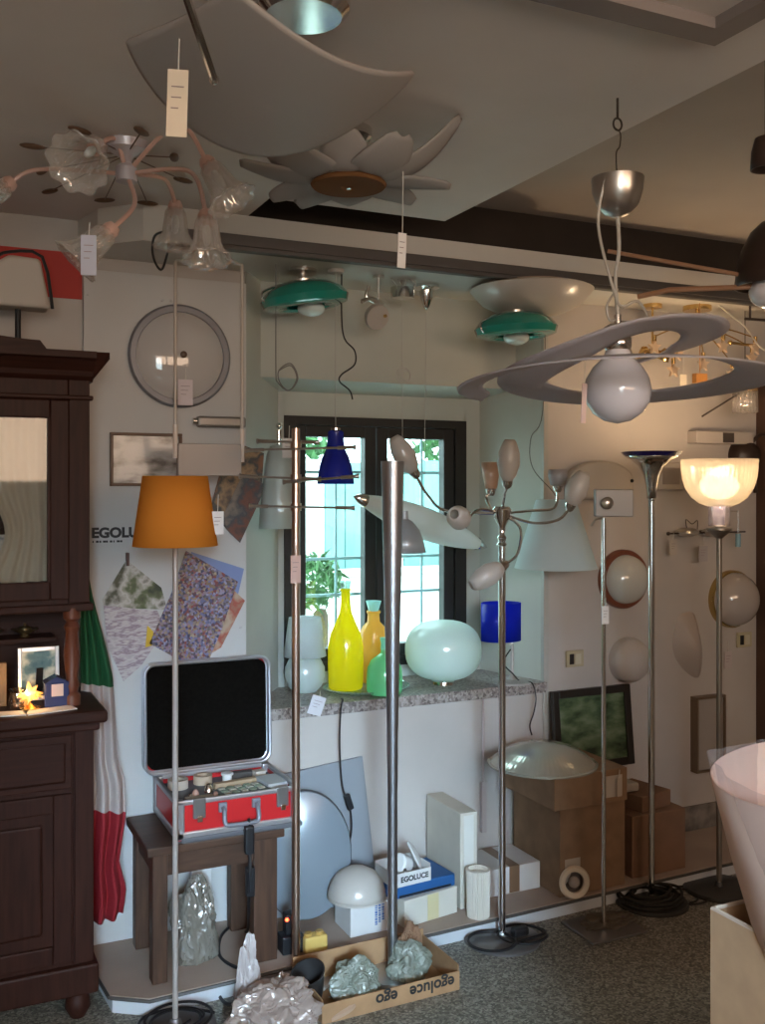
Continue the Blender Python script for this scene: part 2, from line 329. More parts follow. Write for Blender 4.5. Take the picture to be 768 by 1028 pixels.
# ================================================================ CHINA HUTCH
hx0, hx1 = -.56, .487
h = thing('china_hutch', 'dark walnut china hutch with curtained glass door and turned columns, left edge', 'cabinet', (0, 3.28, 0))
m = MB(); m.box(hx0, hx1, 3.11, 3.445, .10, .90, .004); m.box(hx0 - .02, hx1 + .02, 3.09, 3.445, .075, .165, .008)
m.box(hx1 - .05, hx1 + .006, 3.10, 3.12, .17, .895, .003)
m.build('lower_body', WOOD, h)
m = MB(); m.box(hx0 - .04, .525, 3.035, 3.445, .90, .938, .010); m.box(hx0 - .02, .505, 3.06, 3.445, .875, .90, .006); m.build('counter', WOODH, h)
for x in (-.5, -.04, .45):
    for y in (3.13, 3.39):
        m = MB(); m.lathe([(0, 0), (.022, 0), (.038, .03), (.034, .06), (.02, .076), (0, .076)], (x, y, 0)); m.build('bun_foot', WOOD, h)
for a, b in ((-.53, -.05), (-.03, .43)):
    m = MB(); m.box(a, b, 3.097, 3.115, .70, .86, .004); m.box(a + .02, b - .02, 3.093, 3.10, .72, .84, .006)
    d = m.build('drawer', WOODH, h)
    m = MB(); cx = (a + b) / 2
    m.lathe([(0, 0), (.008, 0), (.008, .012), (.016, .018), (.014, .028), (0, .032)], (cx, 3.094, .78), (0, -1, 0)); m.build('knob', mat('dark_knob', (.05, .03, .02), .4), d)
    m = MB(); fr = .055
    m.box(a, a + fr, 3.095, 3.115, .18, .685, .004); m.box(b - fr, b, 3.095, 3.115, .18, .685, .004); m.box(a + fr, b - fr, 3.095, 3.115, .18, .18 + fr, .004); m.box(a + fr, b - fr, 3.095, 3.115, .685 - fr, .685, .004)
    m.box(a + fr, b - fr, 3.105, 3.115, .18 + fr, .685 - fr); m.box(a + fr + .03, b - fr - .03, 3.099, 3.11, .27, .60, .008); m.build('lower_door', WOOD, h)
# gap with columns, back board, small shelf
m = MB(); m.box(hx0, hx1, 3.425, 3.445, .938, 1.235); m.build('back_board', WOODH, h)
m = MB(); m.box(hx0 + .02, .41, 3.31, 3.425, 1.112, 1.127, .002); m.build('small_shelf', WOODH, h)
for x in (-.5, .437):
    m = MB(); m.lathe([(0, 0), (.026, 0), (.026, .03), (.018, .04), (.024, .06), (.017, .08), (.025, .15), (.018, .22), (.024, .24), (.016, .255), (.026, .265), (.026, .297), (0, .297)], (x, 3.16, .938)); m.build('turned_column', mat('red_brown_column', (.12, .035, .016), .4), h)
# upper case
m = MB(); m.box(hx0, hx0 + .02, 3.15, 3.445, 1.235, 1.93); m.box(hx1 - .02, hx1, 3.15, 3.445, 1.235, 1.93); m.box(hx0, hx1, 3.43, 3.445, 1.235, 1.93)
m.box(hx0, hx1, 3.15, 3.445, 1.235, 1.262); m.box(hx0, hx1, 3.15, 3.445, 1.905, 1.93); m.box(hx0 - .012, hx1 + .012, 3.135, 3.445, 1.225, 1.248, .005)
m.box(.425, hx1, 3.14, 3.155, 1.25, 1.93, .003); m.box(-.56, -.50, 3.14, 3.155, 1.25, 1.93, .003); m.box(-.499, .424, 3.1405, 3.1545, 1.866, 1.929, .003); m.box(-.044, -.016, 3.141, 3.154, 1.25, 1.865, .003)
m.box(hx0, hx1, 3.20, 3.43, 1.56, 1.575)
m.build('upper_case', WOOD, h)
m = MB(); pr = [(3.145, 1.925), (3.125, 1.94), (3.12, 1.955), (3.085, 1.985), (3.07, 1.99), (3.07, 2.01), (3.445, 2.01), (3.445, 1.925)]
m.poly([(hx0 - .01, y, z) for y, z in pr], (hx1 - hx0 + .02, 0, 0))
m.poly([(hx1 + .008, 3.13, 1.93), (hx1 + .05, 3.08, 1.99), (hx1 + .05, 3.08, 2.01), (hx1 + .008, 3.08, 2.01)], (0, .36, 0))
m.box(hx0 - .012, hx1 + .01, 3.13, 3.16, 1.868, 1.882, .004)
m.build('cornice', WOODH, h)
m = MB(); pts = []
for k in range(41):
    u = k / 40; x = -.5 + .86 * u; z = 2.01 + .028 + .035 * (.5 - .5 * math.cos(2 * PI * u)) + .02 * math.exp(-((u - .5) / .12) ** 2) - (.028 if u in (0, 1) else 0) * 1
    pts.append((x, 3.10, z))
m.poly([(-.5, 3.10, 2.008)] + pts + [(.36, 3.10, 2.008)], (0, .025, 0)); m.build('crest', WOODH, h)
# right glass door with curtain
def gdoor(a, b):
    m = MB(); f = .055; y0, y1 = 3.1251, 3.1395; z0, z1 = 1.264, 1.865
    m.box(a, a + f, y0, y1, z0, z1, .004); m.box(b - f, b, y0, y1, z0, z1, .004); m.box(a + f, b - f, y0, y1, z0, z0 + f, .004); m.box(a + f, b - f, y0, y1, z1 - f, z1, .004)
    m.box(a + f, a + f + .008, y0 + .003, y1 + .004, z0 + f, z1 - f); m.box(b - f - .008, b - f, y0 + .003, y1 + .004, z0 + f, z1 - f)
    d = m.build('glass_door', WOOD, h)
    m = MB(); m.box(a + f + .004, b - f - .004, 3.134, 3.137, z0 + f, z1 - f); m.build('pane', clear_mat('cabinet_glass', (.9, .9, .88), .955, .03), d)
    m = MB(); cx = b - f - .06
    for s in (1, -1):
        xa = b - f - .002 if s > 0 else a + f + .002
        def fn(u, v, xa=xa, s=s):
            z = z0 + f + (z1 - z0 - 2 * f) * v; w = .18 - .06 * math.exp(-((v - .30) / .22) ** 2); x = xa - s * w * u
            return Vector((x - s * .002, 3.16 + .008 * math.sin(u * 26), z))
        m.grid(fn, 60, 20)
    m.build('curtain', shade_mat('lace_curtain', (.78, .74, .66), .4, .6, .0), d)
gdoor(-.50, -.045); gdoor(-.015, .425)
# things on and in the hutch
m = MB(); m.box(.20, .35, 3.20, 3.206, 1.335, 1.46, .001); o = m.build('photo_card', ramp_mat('blue_print', [(.05, .07, .12), (.45, .5, .6), (.75, .75, .75), (.1, .1, .12)], 30, 'NOISE'), org=(.27, 3.2, 1.262)); tag(o, 'bluish printed card standing behind the hutch glass', 'card')
m = MB(); m.box(.24, .31, 3.206, 3.25, 1.262, 1.34, .002); o = m.build('card_stand_box', CREAM, org=(.27, 3.23, 1.262)); tag(o, 'small cream box behind the printed card in the hutch', 'box')
m = MB(); m.lathe([(0, 0), (.03, 0), (.045, .02), (.05, .09), (.035, .14), (.02, .17), (.028, .2), (.024, .2), (.016, .17), (.03, .13), (0, .02)], (.10, 3.30, 1.262)); o = m.build('white_jug', OPAL, org=(.10, 3.30, 1.262)); tag(o, 'white porcelain vase inside the glazed hutch', 'vase')
for x, lb in ((.215, 'small dark brass dish on the hutch ledge, left of the pair'), (.32, 'small dark brass dish on the hutch ledge, nearer the column')):
    t = thing('brass_dish', lb, 'ornament', (x, 3.36, 1.127), 'brass dishes on the hutch ledge')
    m = MB(); m.lathe([(0, 0), (.018, 0), (.012, .008), (.04, .022), (.042, .025), (0, .018)], (x, 3.36, 1.127)); m.build('dish', mat('dark_brass', (.16, .12, .06), .35, .8), t)
    m = MB(); m.sph((x, 3.36, 1.15), (.022, .022, .012), 12); m.cyl((x, 3.36, 1.155), (x, 3.36, 1.17), .005); m.build('lid', mat('dark_brass', (.16, .12, .06), .35, .8), t)
# silver picture frame
c = W(38, 690, 3.30); fx, fy, fz = c.x, 3.27, .938
t = thing('silver_picture_frame', 'silver framed photograph of pale flowers on the hutch counter', 'picture frame', (fx, fy, fz))
m = MB(); w, hh = .062, .165; M = Matrix.Translation((fx, fy, fz)) @ Matrix.Rotation(-.12, 4, 'X')
for bx in ((-w, -w + .012, 0, hh), (w - .012, w, 0, hh), (-w + .012, w - .012, 0, .014), (-w + .012, w - .012, hh - .014, hh)): m.box(bx[0], bx[1], -.006, .006, bx[2], bx[3], .002, M)
m.build('frame', mat('silver', (.7, .7, .7), .3, .8), t)
m = MB(); m.box(-w + .01, w - .01, .0, .004, .012, hh - .012, 0, M); m.build('photograph', ramp_mat('flower_photo', [(.04, .12, .14), (.10, .2, .2), (.55, .58, .45), (.75, .75, .7)], 14, 'NOISE'), t)
m = MB(); m.box(-.01, .01, .0, .004, 0, .11, 0, Matrix.Translation((fx, fy + .012, fz)) @ Matrix.Rotation(.35, 4, 'X')); m.build('easel_back', BLACK, t)
# star lamp glowing
c = W(30, 702, 3.14); c.z = .985
t = thing('glass_star_lamp', 'small glowing warm star lamp on the hutch counter', 'lamp', (c.x, c.y, .938))
m = MB(); m.lathe([(0, 0), (.03, 0), (.03, .008), (.012, .014), (.008, .02), (0, .02)], (c.x, c.y, .938)); m.build('base', BRASS, t)
m = MB(); rnd = random.Random(3)
for k in range(18):
    v = Vector((rnd.gauss(0, 1), rnd.gauss(0, 1), rnd.gauss(0, 1))).normalized(); m.cyl(c + v * .012, c + v * .038, .010, .002, 6)
m.build('star_shade', shade_mat('amber_star_glass', (1, .78, .42), .7, .1, .1), t)
m = MB(); m.sph(c, .015, 14); m.build('bulb', mat('amber_bulb', (1, .8, .5), .5, emis=(1, .68, .32), es=22), t)
l = bpy.data.lights.new('star_light', 'POINT'); l.energy = .4; l.color = (1, .62, .28); l.shadow_soft_size = .03; o = bpy.data.objects.new('star_light', l); COL.objects.link(o); o.parent = t; o.location = (0, -.02, .055)
# blue glass box with label
c = W(56, 716, 3.17); t = thing('blue_candle_box', 'blue glass candle box with white label on the hutch counter', 'candle holder', (c.x, 3.17, .938))
m = MB(); m.box(c.x - .036, c.x + .036, 3.14, 3.20, .938, 1.012, .004); m.poly([(c.x - .036, 3.14, 1.012), (c.x + .036, 3.14, 1.012), (c.x, 3.14, 1.03)], (0, .06, 0)); m.build('glass_body', mat('bluish_glass', (.08, .10, .24), .12, trans=.4), t)
m = MB(); m.box(c.x - .016, c.x + .018, 3.137, 3.14, .972, 1.008); m.build('paper_label', PINKP, t, label='pinkish paper label')
for px, w_, lb, rz in ((50, .09, 'cream leaflet lying under the blue candle box', .2), (10, .06, 'folded note at the left end of the hutch counter', -.2)):
    c = W(px, 720, 3.10); m = MB(); m.box(-w_ / 2 * 1.6, w_ / 2 * 1.6, -.03, .03, 0, .003, 0, Matrix.Translation((c.x, 3.10, .9385)) @ Matrix.Rotation(rz, 4, 'Z')); o = m.build('paper_leaflet', PAPER, org=(c.x, 3.10, .9385)); tag(o, lb, 'paper')
m = MB(); m.box(.16, .255, 3.22, 3.235, .938, 1.07, .002); m.box(.17, .245, 3.216, 3.221, .95, 1.06, .002); o = m.build('wooden_plaque', mat('honey_wood', (.42, .24, .11), .5, var=.3, scale=8), org=(.2, 3.22, .938)); tag(o, 'honey wood plaque standing behind the star lamp', 'plaque')
m = MB(); m.lathe([(0, 0), (.02, 0), (.026, .02), (.02, .05), (.026, .06), (.022, .06), (.016, .05), (0, .01)], (W(20, 690, 3.2).x - .01, 3.17, .938)); o = m.build('glass_goblet', CLEAR, org=(.26, 3.17, .938)); tag(o, 'tiny clear glass tumbler in front of the silver frame', 'glass')
# white shaded lamp on top of the hutch
c = W(18, 345, 3.25)
t = thing('small_table_lamp', 'small white shaded lamp on black stem on top of the hutch', 'lamp', (c.x, 3.25, 2.01))
m = MB(); m.lathe([(0, 0), (.05, 0), (.05, .008), (.012, .015), (.009, .03), (.009, .17), (0, .17)], (c.x, 3.25, 2.01)); m.build('stem', BLACK, t)
m = MB(); cz = 2.15
m.poly([(c.x - .085, 3.19, cz), (c.x + .09, 3.19, cz), (c.x + .06, 3.19, cz + .15), (c.x - .03, 3.19, cz + .155), (c.x - .065, 3.19, cz + .13), (c.x - .08, 3.19, cz + .07)], (0, .10, 0)); o = m.build('shade', shade_mat('cream_shade', (.66, .58, .50), .3, .5, .02), t)
md = o.modifiers.new('bev', 'BEVEL'); md.width = .012; md.segments = 3
m = MB(); m.tube([(c.x + .094, 3.186, cz - .002), (c.x + .064, 3.186, cz + .154), (c.x - .03, 3.186, cz + .16), (c.x - .07, 3.186, cz + .134), (c.x - .085, 3.186, cz + .07), (c.x - .09, 3.186, cz - .002)], .005, sub=3); m.build('shade_rim', BLACK, t)

# ================================================================ FLAG
def flag(u, v):
    zt, zb = 1.36, .20; z = zt + (zb - zt) * v
    Y = 3.345 + .018 * math.sin(v * 5 + 1) ; xl = .494
    pxr = [(0, 86), (.10, 93), (.25, 107), (.33, 113), (.55, 117), (.62, 124), (.72, 125), (.85, 118), (.93, 125), (1, 122)]
    for (a, pa), (b, pb) in zip(pxr, pxr[1:]):
        if a <= v <= b: px = pa + (pb - pa) * (v - a) / (b - a)
    xr = W(px, 500, 3.36).x
    return Vector((xl + (xr - xl) * u, Y + .022 * math.sin(u * 19 + v * 3) * (0.3 + v * .7) + (.03 if v > .5 else .0) * 0, z - .02 * math.sin(u * 3)))
fm = bpy.data.materials.new('tricolour_cloth'); fm.use_nodes = True; nt = fm.node_tree; b_ = nt.nodes['Principled BSDF']; b_.inputs['Roughness'].default_value = .8
tc = nt.nodes.new('ShaderNodeTexCoord'); dt = nt.nodes.new('ShaderNodeVectorMath'); dt.operation = 'DOT_PRODUCT'; dt.inputs[1].default_value = (.10, 0, .5); r = nt.nodes.new('ShaderNodeValToRGB'); r.color_ramp.interpolation = 'CONSTANT'
nt.links.new(tc.outputs['Object'], dt.inputs[0]); nt.links.new(dt.outputs['Value'], r.inputs[0]); nt.links.new(r.outputs[0], b_.inputs['Base Color'])
r.color_ramp.elements[0].color = (.28, .010, .018, 1); e = r.color_ramp.elements[1]; e.position = .325; e.color = (.46, .39, .36, 1); e = r.color_ramp.elements.new(.53); e.color = (.006, .075, .022, 1)
m = MB(); m.grid(flag, 40, 60)
o = m.build('tricolour_flag', fm, org=(0, 0, 0), solid=.004); tag(o, 'green, white and red flag hanging in folds beside the hutch', 'flag')
m = MB(); m.cyl((.50, 3.35, 1.35), (.50, 3.40, 1.40), .004); m.cyl((.50, 3.40, 1.40), (.50, YB, 1.40), .004); o = m.build('flag_rod', BRASS, org=(.50, 3.35, 1.35)); tag(o, 'thin rod holding the flag behind the hutch', 'rod')
# ================================================================ CEILING FIXTURES
def ptag(name, label, c, w, hgt, m=PAPER, rot=0.0, string=.05, yaw=0.0, group=None, mark=True):
    """a paper price tag hanging from a string; c is the top centre of the tag"""
    c = Vector(c); M = Matrix.Translation(c) @ Matrix.Rotation(yaw, 4, 'Z') @ Matrix.Rotation(rot, 4, 'Y')
    t = thing(name, label, 'price tag', c, group)
    a = MB(); a.box(-w / 2, w / 2, -.001, .001, -hgt, 0, 0, M)
    cardo = a.build('card', m, t)
    if mark:
        a = MB()
        for k in range(3): a.box(-w * .3, w * (.3 - .12 * k), -.002, -.001, -hgt * (.25 + .16 * k) - .0015, -hgt * (.25 + .16 * k), 0, M)
        a.build('print', mat('tag_print', (.28, .20, .20), .8), cardo)
    a = MB(); a.tube([c + Vector((0, 0, -.006)), c + Vector((.002, 0, string))], .0012, n=5, sub=1); a.build('string', mat('tag_string', (.6, .58, .52), .8), t)
    return t
# --- large curved glass ceiling lamp
c = DP(305, 8, 1.83); c.z = 2.5
t = thing('curved_glass_ceiling_lamp', 'large curved square white glass ceiling lamp nearest the camera', 'ceiling lamp', (c.x, c.y, 2.5))
m = MB(); m.lathe([(0, 0), (.085, 0), (.085, -.02), (.07, -.035), (0, -.035)], (c.x, c.y, 2.5), n=40); m.build('canopy', CHROME, t)
# a square glass sheet seen corner-on: left, right and far corners lifted, middle bowed down
_A, _C, _F, _N = DP(127, 35, 1.75), DP(415, 88, 1.92), DP(278, 143, 2.05), DP(232, -45, 1.50)
_O = (_A + _C) / 2 * .5 + (_F + _N) / 2 * .5; _O.z = 2.295
def sheet(u, v):
    a = 2 * PI * u; cx_, sy_ = math.cos(a), math.sin(a); k_ = 1.22
    ex = (_C - _O) if cx_ >= 0 else (_A - _O); ey = (_F - _O) if sy_ >= 0 else (_N - _O)
    wx, wy = abs(cx_) ** (k_ if sy_ > 0 else (1.5 if cx_ > 0 else 2.1)), abs(sy_) ** (1.05 if sy_ > 0 else (1.5 if cx_ > 0 else 1.9))
    q = _O + Vector((ex.x * wx + ey.x * wy, ex.y * wx + ey.y * wy, 0)) * v
    e1 = (_C - _A); e1.z = 0; e2 = (_F - _N); e2.z = 0; dq = q - _O; dq.z = 0
    q.z = _O.z + .10 * (dq.dot(e1) / (e1.length_squared * .5)) ** 2 + .01 * (dq.dot(e2) / (e2.length_squared * .5)) ** 2 - .028 * dq.dot(e2) / (e2.length_squared * .5)
    return q
m = MB(); m.grid(sheet, 96, 20, closeu=True); m.build('glass_sheet', shade_mat('satin_white_glass', (.54, .51, .49), .35, .4, .04), t, solid=.006)
m = MB(); p0 = DP(184, -12, 1.40); p1 = DP(215, 80, 1.60); m.tube([p0, p1], .0065, sub=1); m.sph(p1, .0085, 10); m.tube([p0, Vector((p0.x + .03, p0.y + .02, 2.44)), Vector((c.x - .05, c.y - .03, 2.48))], .005); m.build('clip_rod', CHROME, t)
c1 = DP(179, 70, 1.66); ptag('price_tag', 'cream price tag hanging from the large curved glass lamp', c1, .034, .112, mat('cream_tag', (.74, .64, .50), .8), rot=.03, string=.06, yaw=-.35)
# --- flower ceiling lamp
c = DP(347, 136, 2.5); c.z = 2.5
t = thing('flower_ceiling_lamp', 'ceiling lamp with white petals around a brown disc', 'ceiling lamp', (c.x, c.y, 2.5))
m = MB(); m.lathe([(0, 0), (.066, 0), (.066, -.022), (.05, -.035), (.02, -.04), (.02, -.10), (0, -.10)], (c.x, c.y, 2.5), n=36); m.build('canopy', CHROME, t)
dc = DP(350, 188, 2.48)
m = MB(); m.lathe([(0, .0), (.09, 0), (.095, .006), (.09, .012), (0, .012)], (dc.x, dc.y, dc.z), n=40); m.cyl((dc.x, dc.y, dc.z), (c.x, c.y, 2.41), .018); m.build('centre_disc', mat('brown_disc', (.16, .075, .03), .8, spec=.1), t)
m0 = MB(); m0.cyl((dc.x, dc.y, dc.z - .004), (dc.x, dc.y, dc.z), .006); m0.build('screw', CHROME, t)
PET = shade_mat('petal_glass', (.42, .40, .38), .35, .5, .02)
pang = [(-92, .80, .0, 1.15), (-48, 1.0, -.005, 1.0), (-12, 1.15, .0, .9), (16, 1.30, .105, .95), (52, .85, .045, 1.25), (92, .62, .055, 1.15), (140, 1.05, .05, 1.45), (176, 1.2, .03, 1.1), (212, 1.0, -.01, 1.1), (-125, .95, -.01, 1.0)]
camang = math.degrees(math.atan2(-dc.y, -dc.x))
for k, (a, ln, rise, wd_) in enumerate(pang):
    # angle measured in view: 0 = right, 90 = towards the camera
    th = math.radians(-a) - YAW; u0 = Vector((math.cos(th), math.sin(th), 0)); v0 = Vector((-u0.y, u0.x, 0))
    def pet(u, v, u0=u0, v0=v0, ln=ln, rise=rise, wd_=wd_):
        L = .155 * ln; s = .082 + L * u; w = .050 * wd_ * (math.sin(PI * min(1, (.16 + .84 * u) ** .75 * .93)) ** .6 if u < 1 else .25)
        return dc + Vector((0, 0, .022)) + u0 * s + v0 * (w * 1.15 * (2 * v - 1)) + Vector((0, 0, rise * u * u * 1.2 - .010 * math.sin(PI * v)))
    m = MB(); m.grid(pet, 14, 8); m.build('petal', PET, t, solid=.004)
ptag('price_tag', 'narrow white price tag under the flower lamp', DP(404, 234, 2.42), .022, .085, string=.15, rot=.04)
# --- crystal bell chandelier on the ceiling
c = DP(127, 150, 2.62); c.z = 2.5; hub = DP(127, 165, 2.60)
t = thing('crystal_bell_chandelier', 'semi-flush chandelier with pink arms and clear crystal bell shades', 'chandelier', (c.x, c.y, 2.5))
m = MB(); m.lathe([(0, 0), (.06, 0), (.055, -.02), (.02, -.035), (.012, -.05), (.028, -.065), (.028, -.10), (0, -.11)], (hub.x, hub.y, 2.5), n=30); m.build('canopy', mat('pale_lilac_metal', (.50, .46, .48), .35, .3), t)
PINK = mat('pink_arm', (.62, .40, .33), .3, .3)
hz = Vector((hub.x, hub.y, 2.42))
arms = [((178, 125), (208, 163), 2.45, (235, 205)), ((190, 172), (207, 216), 2.5, (208, 252)), ((135, 205), (112, 230), 2.45, (82, 257)), ((116, 140), (98, 146), 2.50, (58, 178)), ((40, 170), (10, 184), 2.6, (-14, 198)), ((165, 180), (176, 206), 2.85, (182, 226))]
for k, (mid, end, d, tip) in enumerate(arms):
    e = DP(end[0], end[1], d); mp = DP(mid[0], mid[1], (d + 2.6) / 2); tp = DP(tip[0], tip[1], d - .02); ax = (tp - e).normalized()
    if k == 5: ax = Vector((0, 0, -1))
    if k == 3: ax = (DP(68, 172, 2.33) - e).normalized()
    m = MB(); m.tube([hz, mp, e], .006, n=8, sub=10); ar = m.build('arm', PINK, t)
    m = MB(); m.lathe([(0, -.012), (.015, -.012), (.021, 0), (.021, .022), (.014, .03), (0, .03)], e, ax, n=20); m.build('socket', PINK, ar)
    sc = 1.0 if k != 3 else 1.2
    m = MB(); m.lathe([(.018, .008), (.026, .02), (.030, .05), (.034, .08), (.046, .105), (.062, .122)], e, ax, n=72, sc=(sc, sc, sc), rib=.07, ribn=9)
    m.build('bell_shade', CRYST, ar, solid=.004)
    m = MB(); m.lathe([(0, .03), (.008, .03), (.012, .05), (.009, .075), (0, .085)], e, ax, n=14); m.build('bulb', OPAL, ar)
LEAFB = mat('brown_leaf', (.10, .055, .03), .5)
for k, (px, py) in enumerate([(33, 147), (80, 131), (142, 132), (175, 158), (42, 172), (50, 192), (105, 201), (148, 204), (184, 181)]):
    d = .885 / ((490 - py) / 1000.); p = DP(px, py, d); a = math.radians(25 * k)
    m = MB(); m.sph((p.x, p.y, 2.485), (.034, .013, .007), 12, Matrix.Rotation(a, 4, 'Z')); m.tube([(p.x, p.y, 2.485), ((p.x * 2 + hub.x) / 3, (p.y * 2 + hub.y) / 3, 2.48), (hub.x, hub.y, 2.47)], .0018, n=5); m.build('leaf_spray', LEAFB, t)
ptag('price_tag', 'bluish price tag on the lower left crystal bell', DP(89, 236, 2.36), .036, .095, mat('blue_tag', (.50, .52, .62), .8), string=.03, yaw=-.3)
# --- spiral ring pendant with globe
g = DP(620, 392, 2.3)
t = thing('spiral_ring_pendant', 'pendant lamp with spiralling frosted glass ring around a big globe bulb', 'pendant lamp', (g.x, g.y, 2.5))
zc = 2.30
m = MB(); m.lathe([(0, -.075), (.012, -.074), (.03, -.066), (.048, -.045), (.058, -.015), (.060, .015), (.057, .015), (0, .0)], (g.x, g.y, zc), n=40); m.build('ceiling_cup', NICKEL, t)
m = MB(); m.tube([(g.x, g.y, 2.5), (g.x, g.y, 2.452)], .003, sub=1)
m.tube([(g.x + .012 * math.cos(a), g.y, 2.44 + .014 * math.sin(a)) for a in [k * PI / 5 for k in range(10)]], .0025, sub=2, closed=True, n=6)
m.tube([(g.x - .006, g.y, 2.43), (g.x + .008, g.y, 2.42), (g.x + .006, g.y, 2.39), (g.x - .004, g.y, 2.37), (g.x, g.y, 2.30)], .0016, n=6); m.build('hook', mat('dark_hook', (.05, .04, .03), .5, .6), t)
m = MB(); m.tube([(g.x, g.y, zc - .07), (g.x + .004, g.y, 2.15), (g.x - .006, g.y, 2.08), (g.x + .002, g.y, 1.99)], .0045); m.tube([(g.x - .052, g.y - .02, zc), (g.x - .055, g.y, 2.2), (g.x - .03, g.y - .02, 2.06), (g.x + .01, g.y, 2.02), (g.x + .06, g.y, 2.035), (g.x + .13, g.y + .03, 1.985)], .0035)
m.tube([(g.x, g.y, 2.06), (g.x - .03, g.y, 2.02), (g.x - .02, g.y, 1.985), (g.x + .01, g.y, 2.0)], .003); m.build('clear_cable', mat('clear_flex', (.62, .60, .55), .25, trans=.4), t)
m = MB(); m.lathe([(0, .085), (.02, .083), (.03, .078), (.032, .06), (.028, .055), (.032, .05), (.032, .03), (.026, .022), (0, .022)], (g.x, g.y, 1.895), n=30); m.cyl((g.x, g.y, 1.97), (g.x, g.y, 2.0), .008); m.build('socket', CHROME, t)
m = MB(); m.lathe([(0, .112), (.024, .11), (.026, .095), (.034, .075), (.056, .055), (.072, .028), (.077, 0), (.072, -.028), (.056, -.053), (.03, -.07), (0, -.077)], (g.x, g.y, g.z), n=48); m.build('globe_bulb', mat('white_globe', (.72, .70, .74), .08, coat=.6), t)
keys = [(-85, .15, 1.905), (-40, .19, 1.925), (0, .235, 1.95), (45, .25, 1.965), (90, .25, 1.95), (135, .25, 1.90), (180, .27, 1.865), (225, .30, 1.838), (270, .33, 1.822), (315, .35, 1.83), (360, .36, 1.845), (405, .355, 1.855), (450, .35, 1.858), (495, .36, 1.85), (540, .37, 1.83), (575, .36, 1.82)]
def kat(u):
    s = u * (len(keys) - 1); i = min(int(s), len(keys) - 2); f = s - i; f2 = f
    g4 = [keys[max(0, min(len(keys) - 1, i + q))] for q in (-1, 0, 1, 2)]
    return [.5 * (2 * b + (c_ - a) * f + (2 * a - 5 * b + 4 * c_ - d_) * f * f + (3 * b - a - 3 * c_ + d_) * f ** 3) for a, b, c_, d_ in zip(*g4)]
def ring(u, v):
    a, R_, z = kat(u); th = math.radians(-a) - YAW; w = .105 * min(1, .25 + 6 * u) * min(1, .25 + 6 * (1 - u))
    r_ = R_ - w * v; return Vector((g.x + r_ * math.cos(th), g.y + r_ * math.sin(th), z + .018 * v * (1 if a > 200 else -1)))
m = MB(); m.grid(ring, 150, 5); m.build('glass_spiral', shade_mat('sandblasted_spiral', (.70, .67, .70), .6, .4, .04), t, solid=.004)
m = MB()
for a, rr, zz in ((60, .2, 1.955), (180, .22, 1.87), (300, .29, 1.835)):
    th = math.radians(-a) - YAW; m.tube([(g.x, g.y, 1.985), (g.x + rr * math.cos(th), g.y + rr * math.sin(th), zz)], .0014, n=5, sub=1)
m.build('support_wire', CHROME, t)
ptag('price_tag', 'clear pinkish tag hanging left of the globe bulb', DP(587, 385, 2.25), .013, .09, PINKP, rot=.05, string=.08, mark=False)
# --- swing lamp at the right edge near the ceiling
p = DP(760, 262, 2.9)
t = thing('dark_dome_pendant', 'dark dome lamp on wooden arms at the upper right edge', 'pendant lamp', (p.x, p.y, 2.7))
m = MB(); m.lathe([(0, .10), (.03, .098), (.06, .07), (.085, .02), (.10, -.05), (.105, -.09)], p + Vector((.06, 0, .02)), n=36); m.build('dome_shade', mat('dark_brown_metal', (.035, .02, .015), .35), t, solid=.004)
m = MB(); m.cyl((p.x + .06, p.y, 2.70), (p.x + .06, p.y, p.z + .1), .006); m.cyl((p.x + .06, p.y, 2.675), (p.x + .06, p.y, 2.70), .045); m.build('stem', mat('dark_brown_metal', (.035, .02, .015), .35), t)
m = MB(); m.tube([p + Vector((.02, 0, -.05)), DP(610, 252, 3.0)], .0065, sub=1); m.tube([p + Vector((.04, 0, -.07)), DP(672, 291, 2.95), DP(640, 298, 2.98)], .008, sub=1); m.build('wooden_arm', mat('wooden_arm', (.30, .16, .09), .5), t)
m = MB(); m.sph(p + Vector((.05, 0, -.085)), (.06, .06, .05), 18); m.build('bulb', mat('white_globe', (.72, .70, .74), .08), t)
p = DP(770, 152, 2.2)
t = thing('small_dark_spotlight', 'small dark brown spotlight at the top right edge', 'spotlight', (p.x, p.y, 2.7))
m = MB(); m.lathe([(0, .03), (.025, .028), (.032, .0), (.034, -.04)], p, (0, 0, 1)); m.build('shade', mat('dark_brown_metal', (.035, .02, .015), .35), t, solid=.003)
m = MB(); m.cyl((p.x, p.y, p.z + .03), (p.x, p.y, 2.70), .005); m.cyl((p.x, p.y, 2.68), (p.x, p.y, 2.70), .03); m.build('stem', mat('dark_brown_metal', (.035, .02, .015), .35), t)

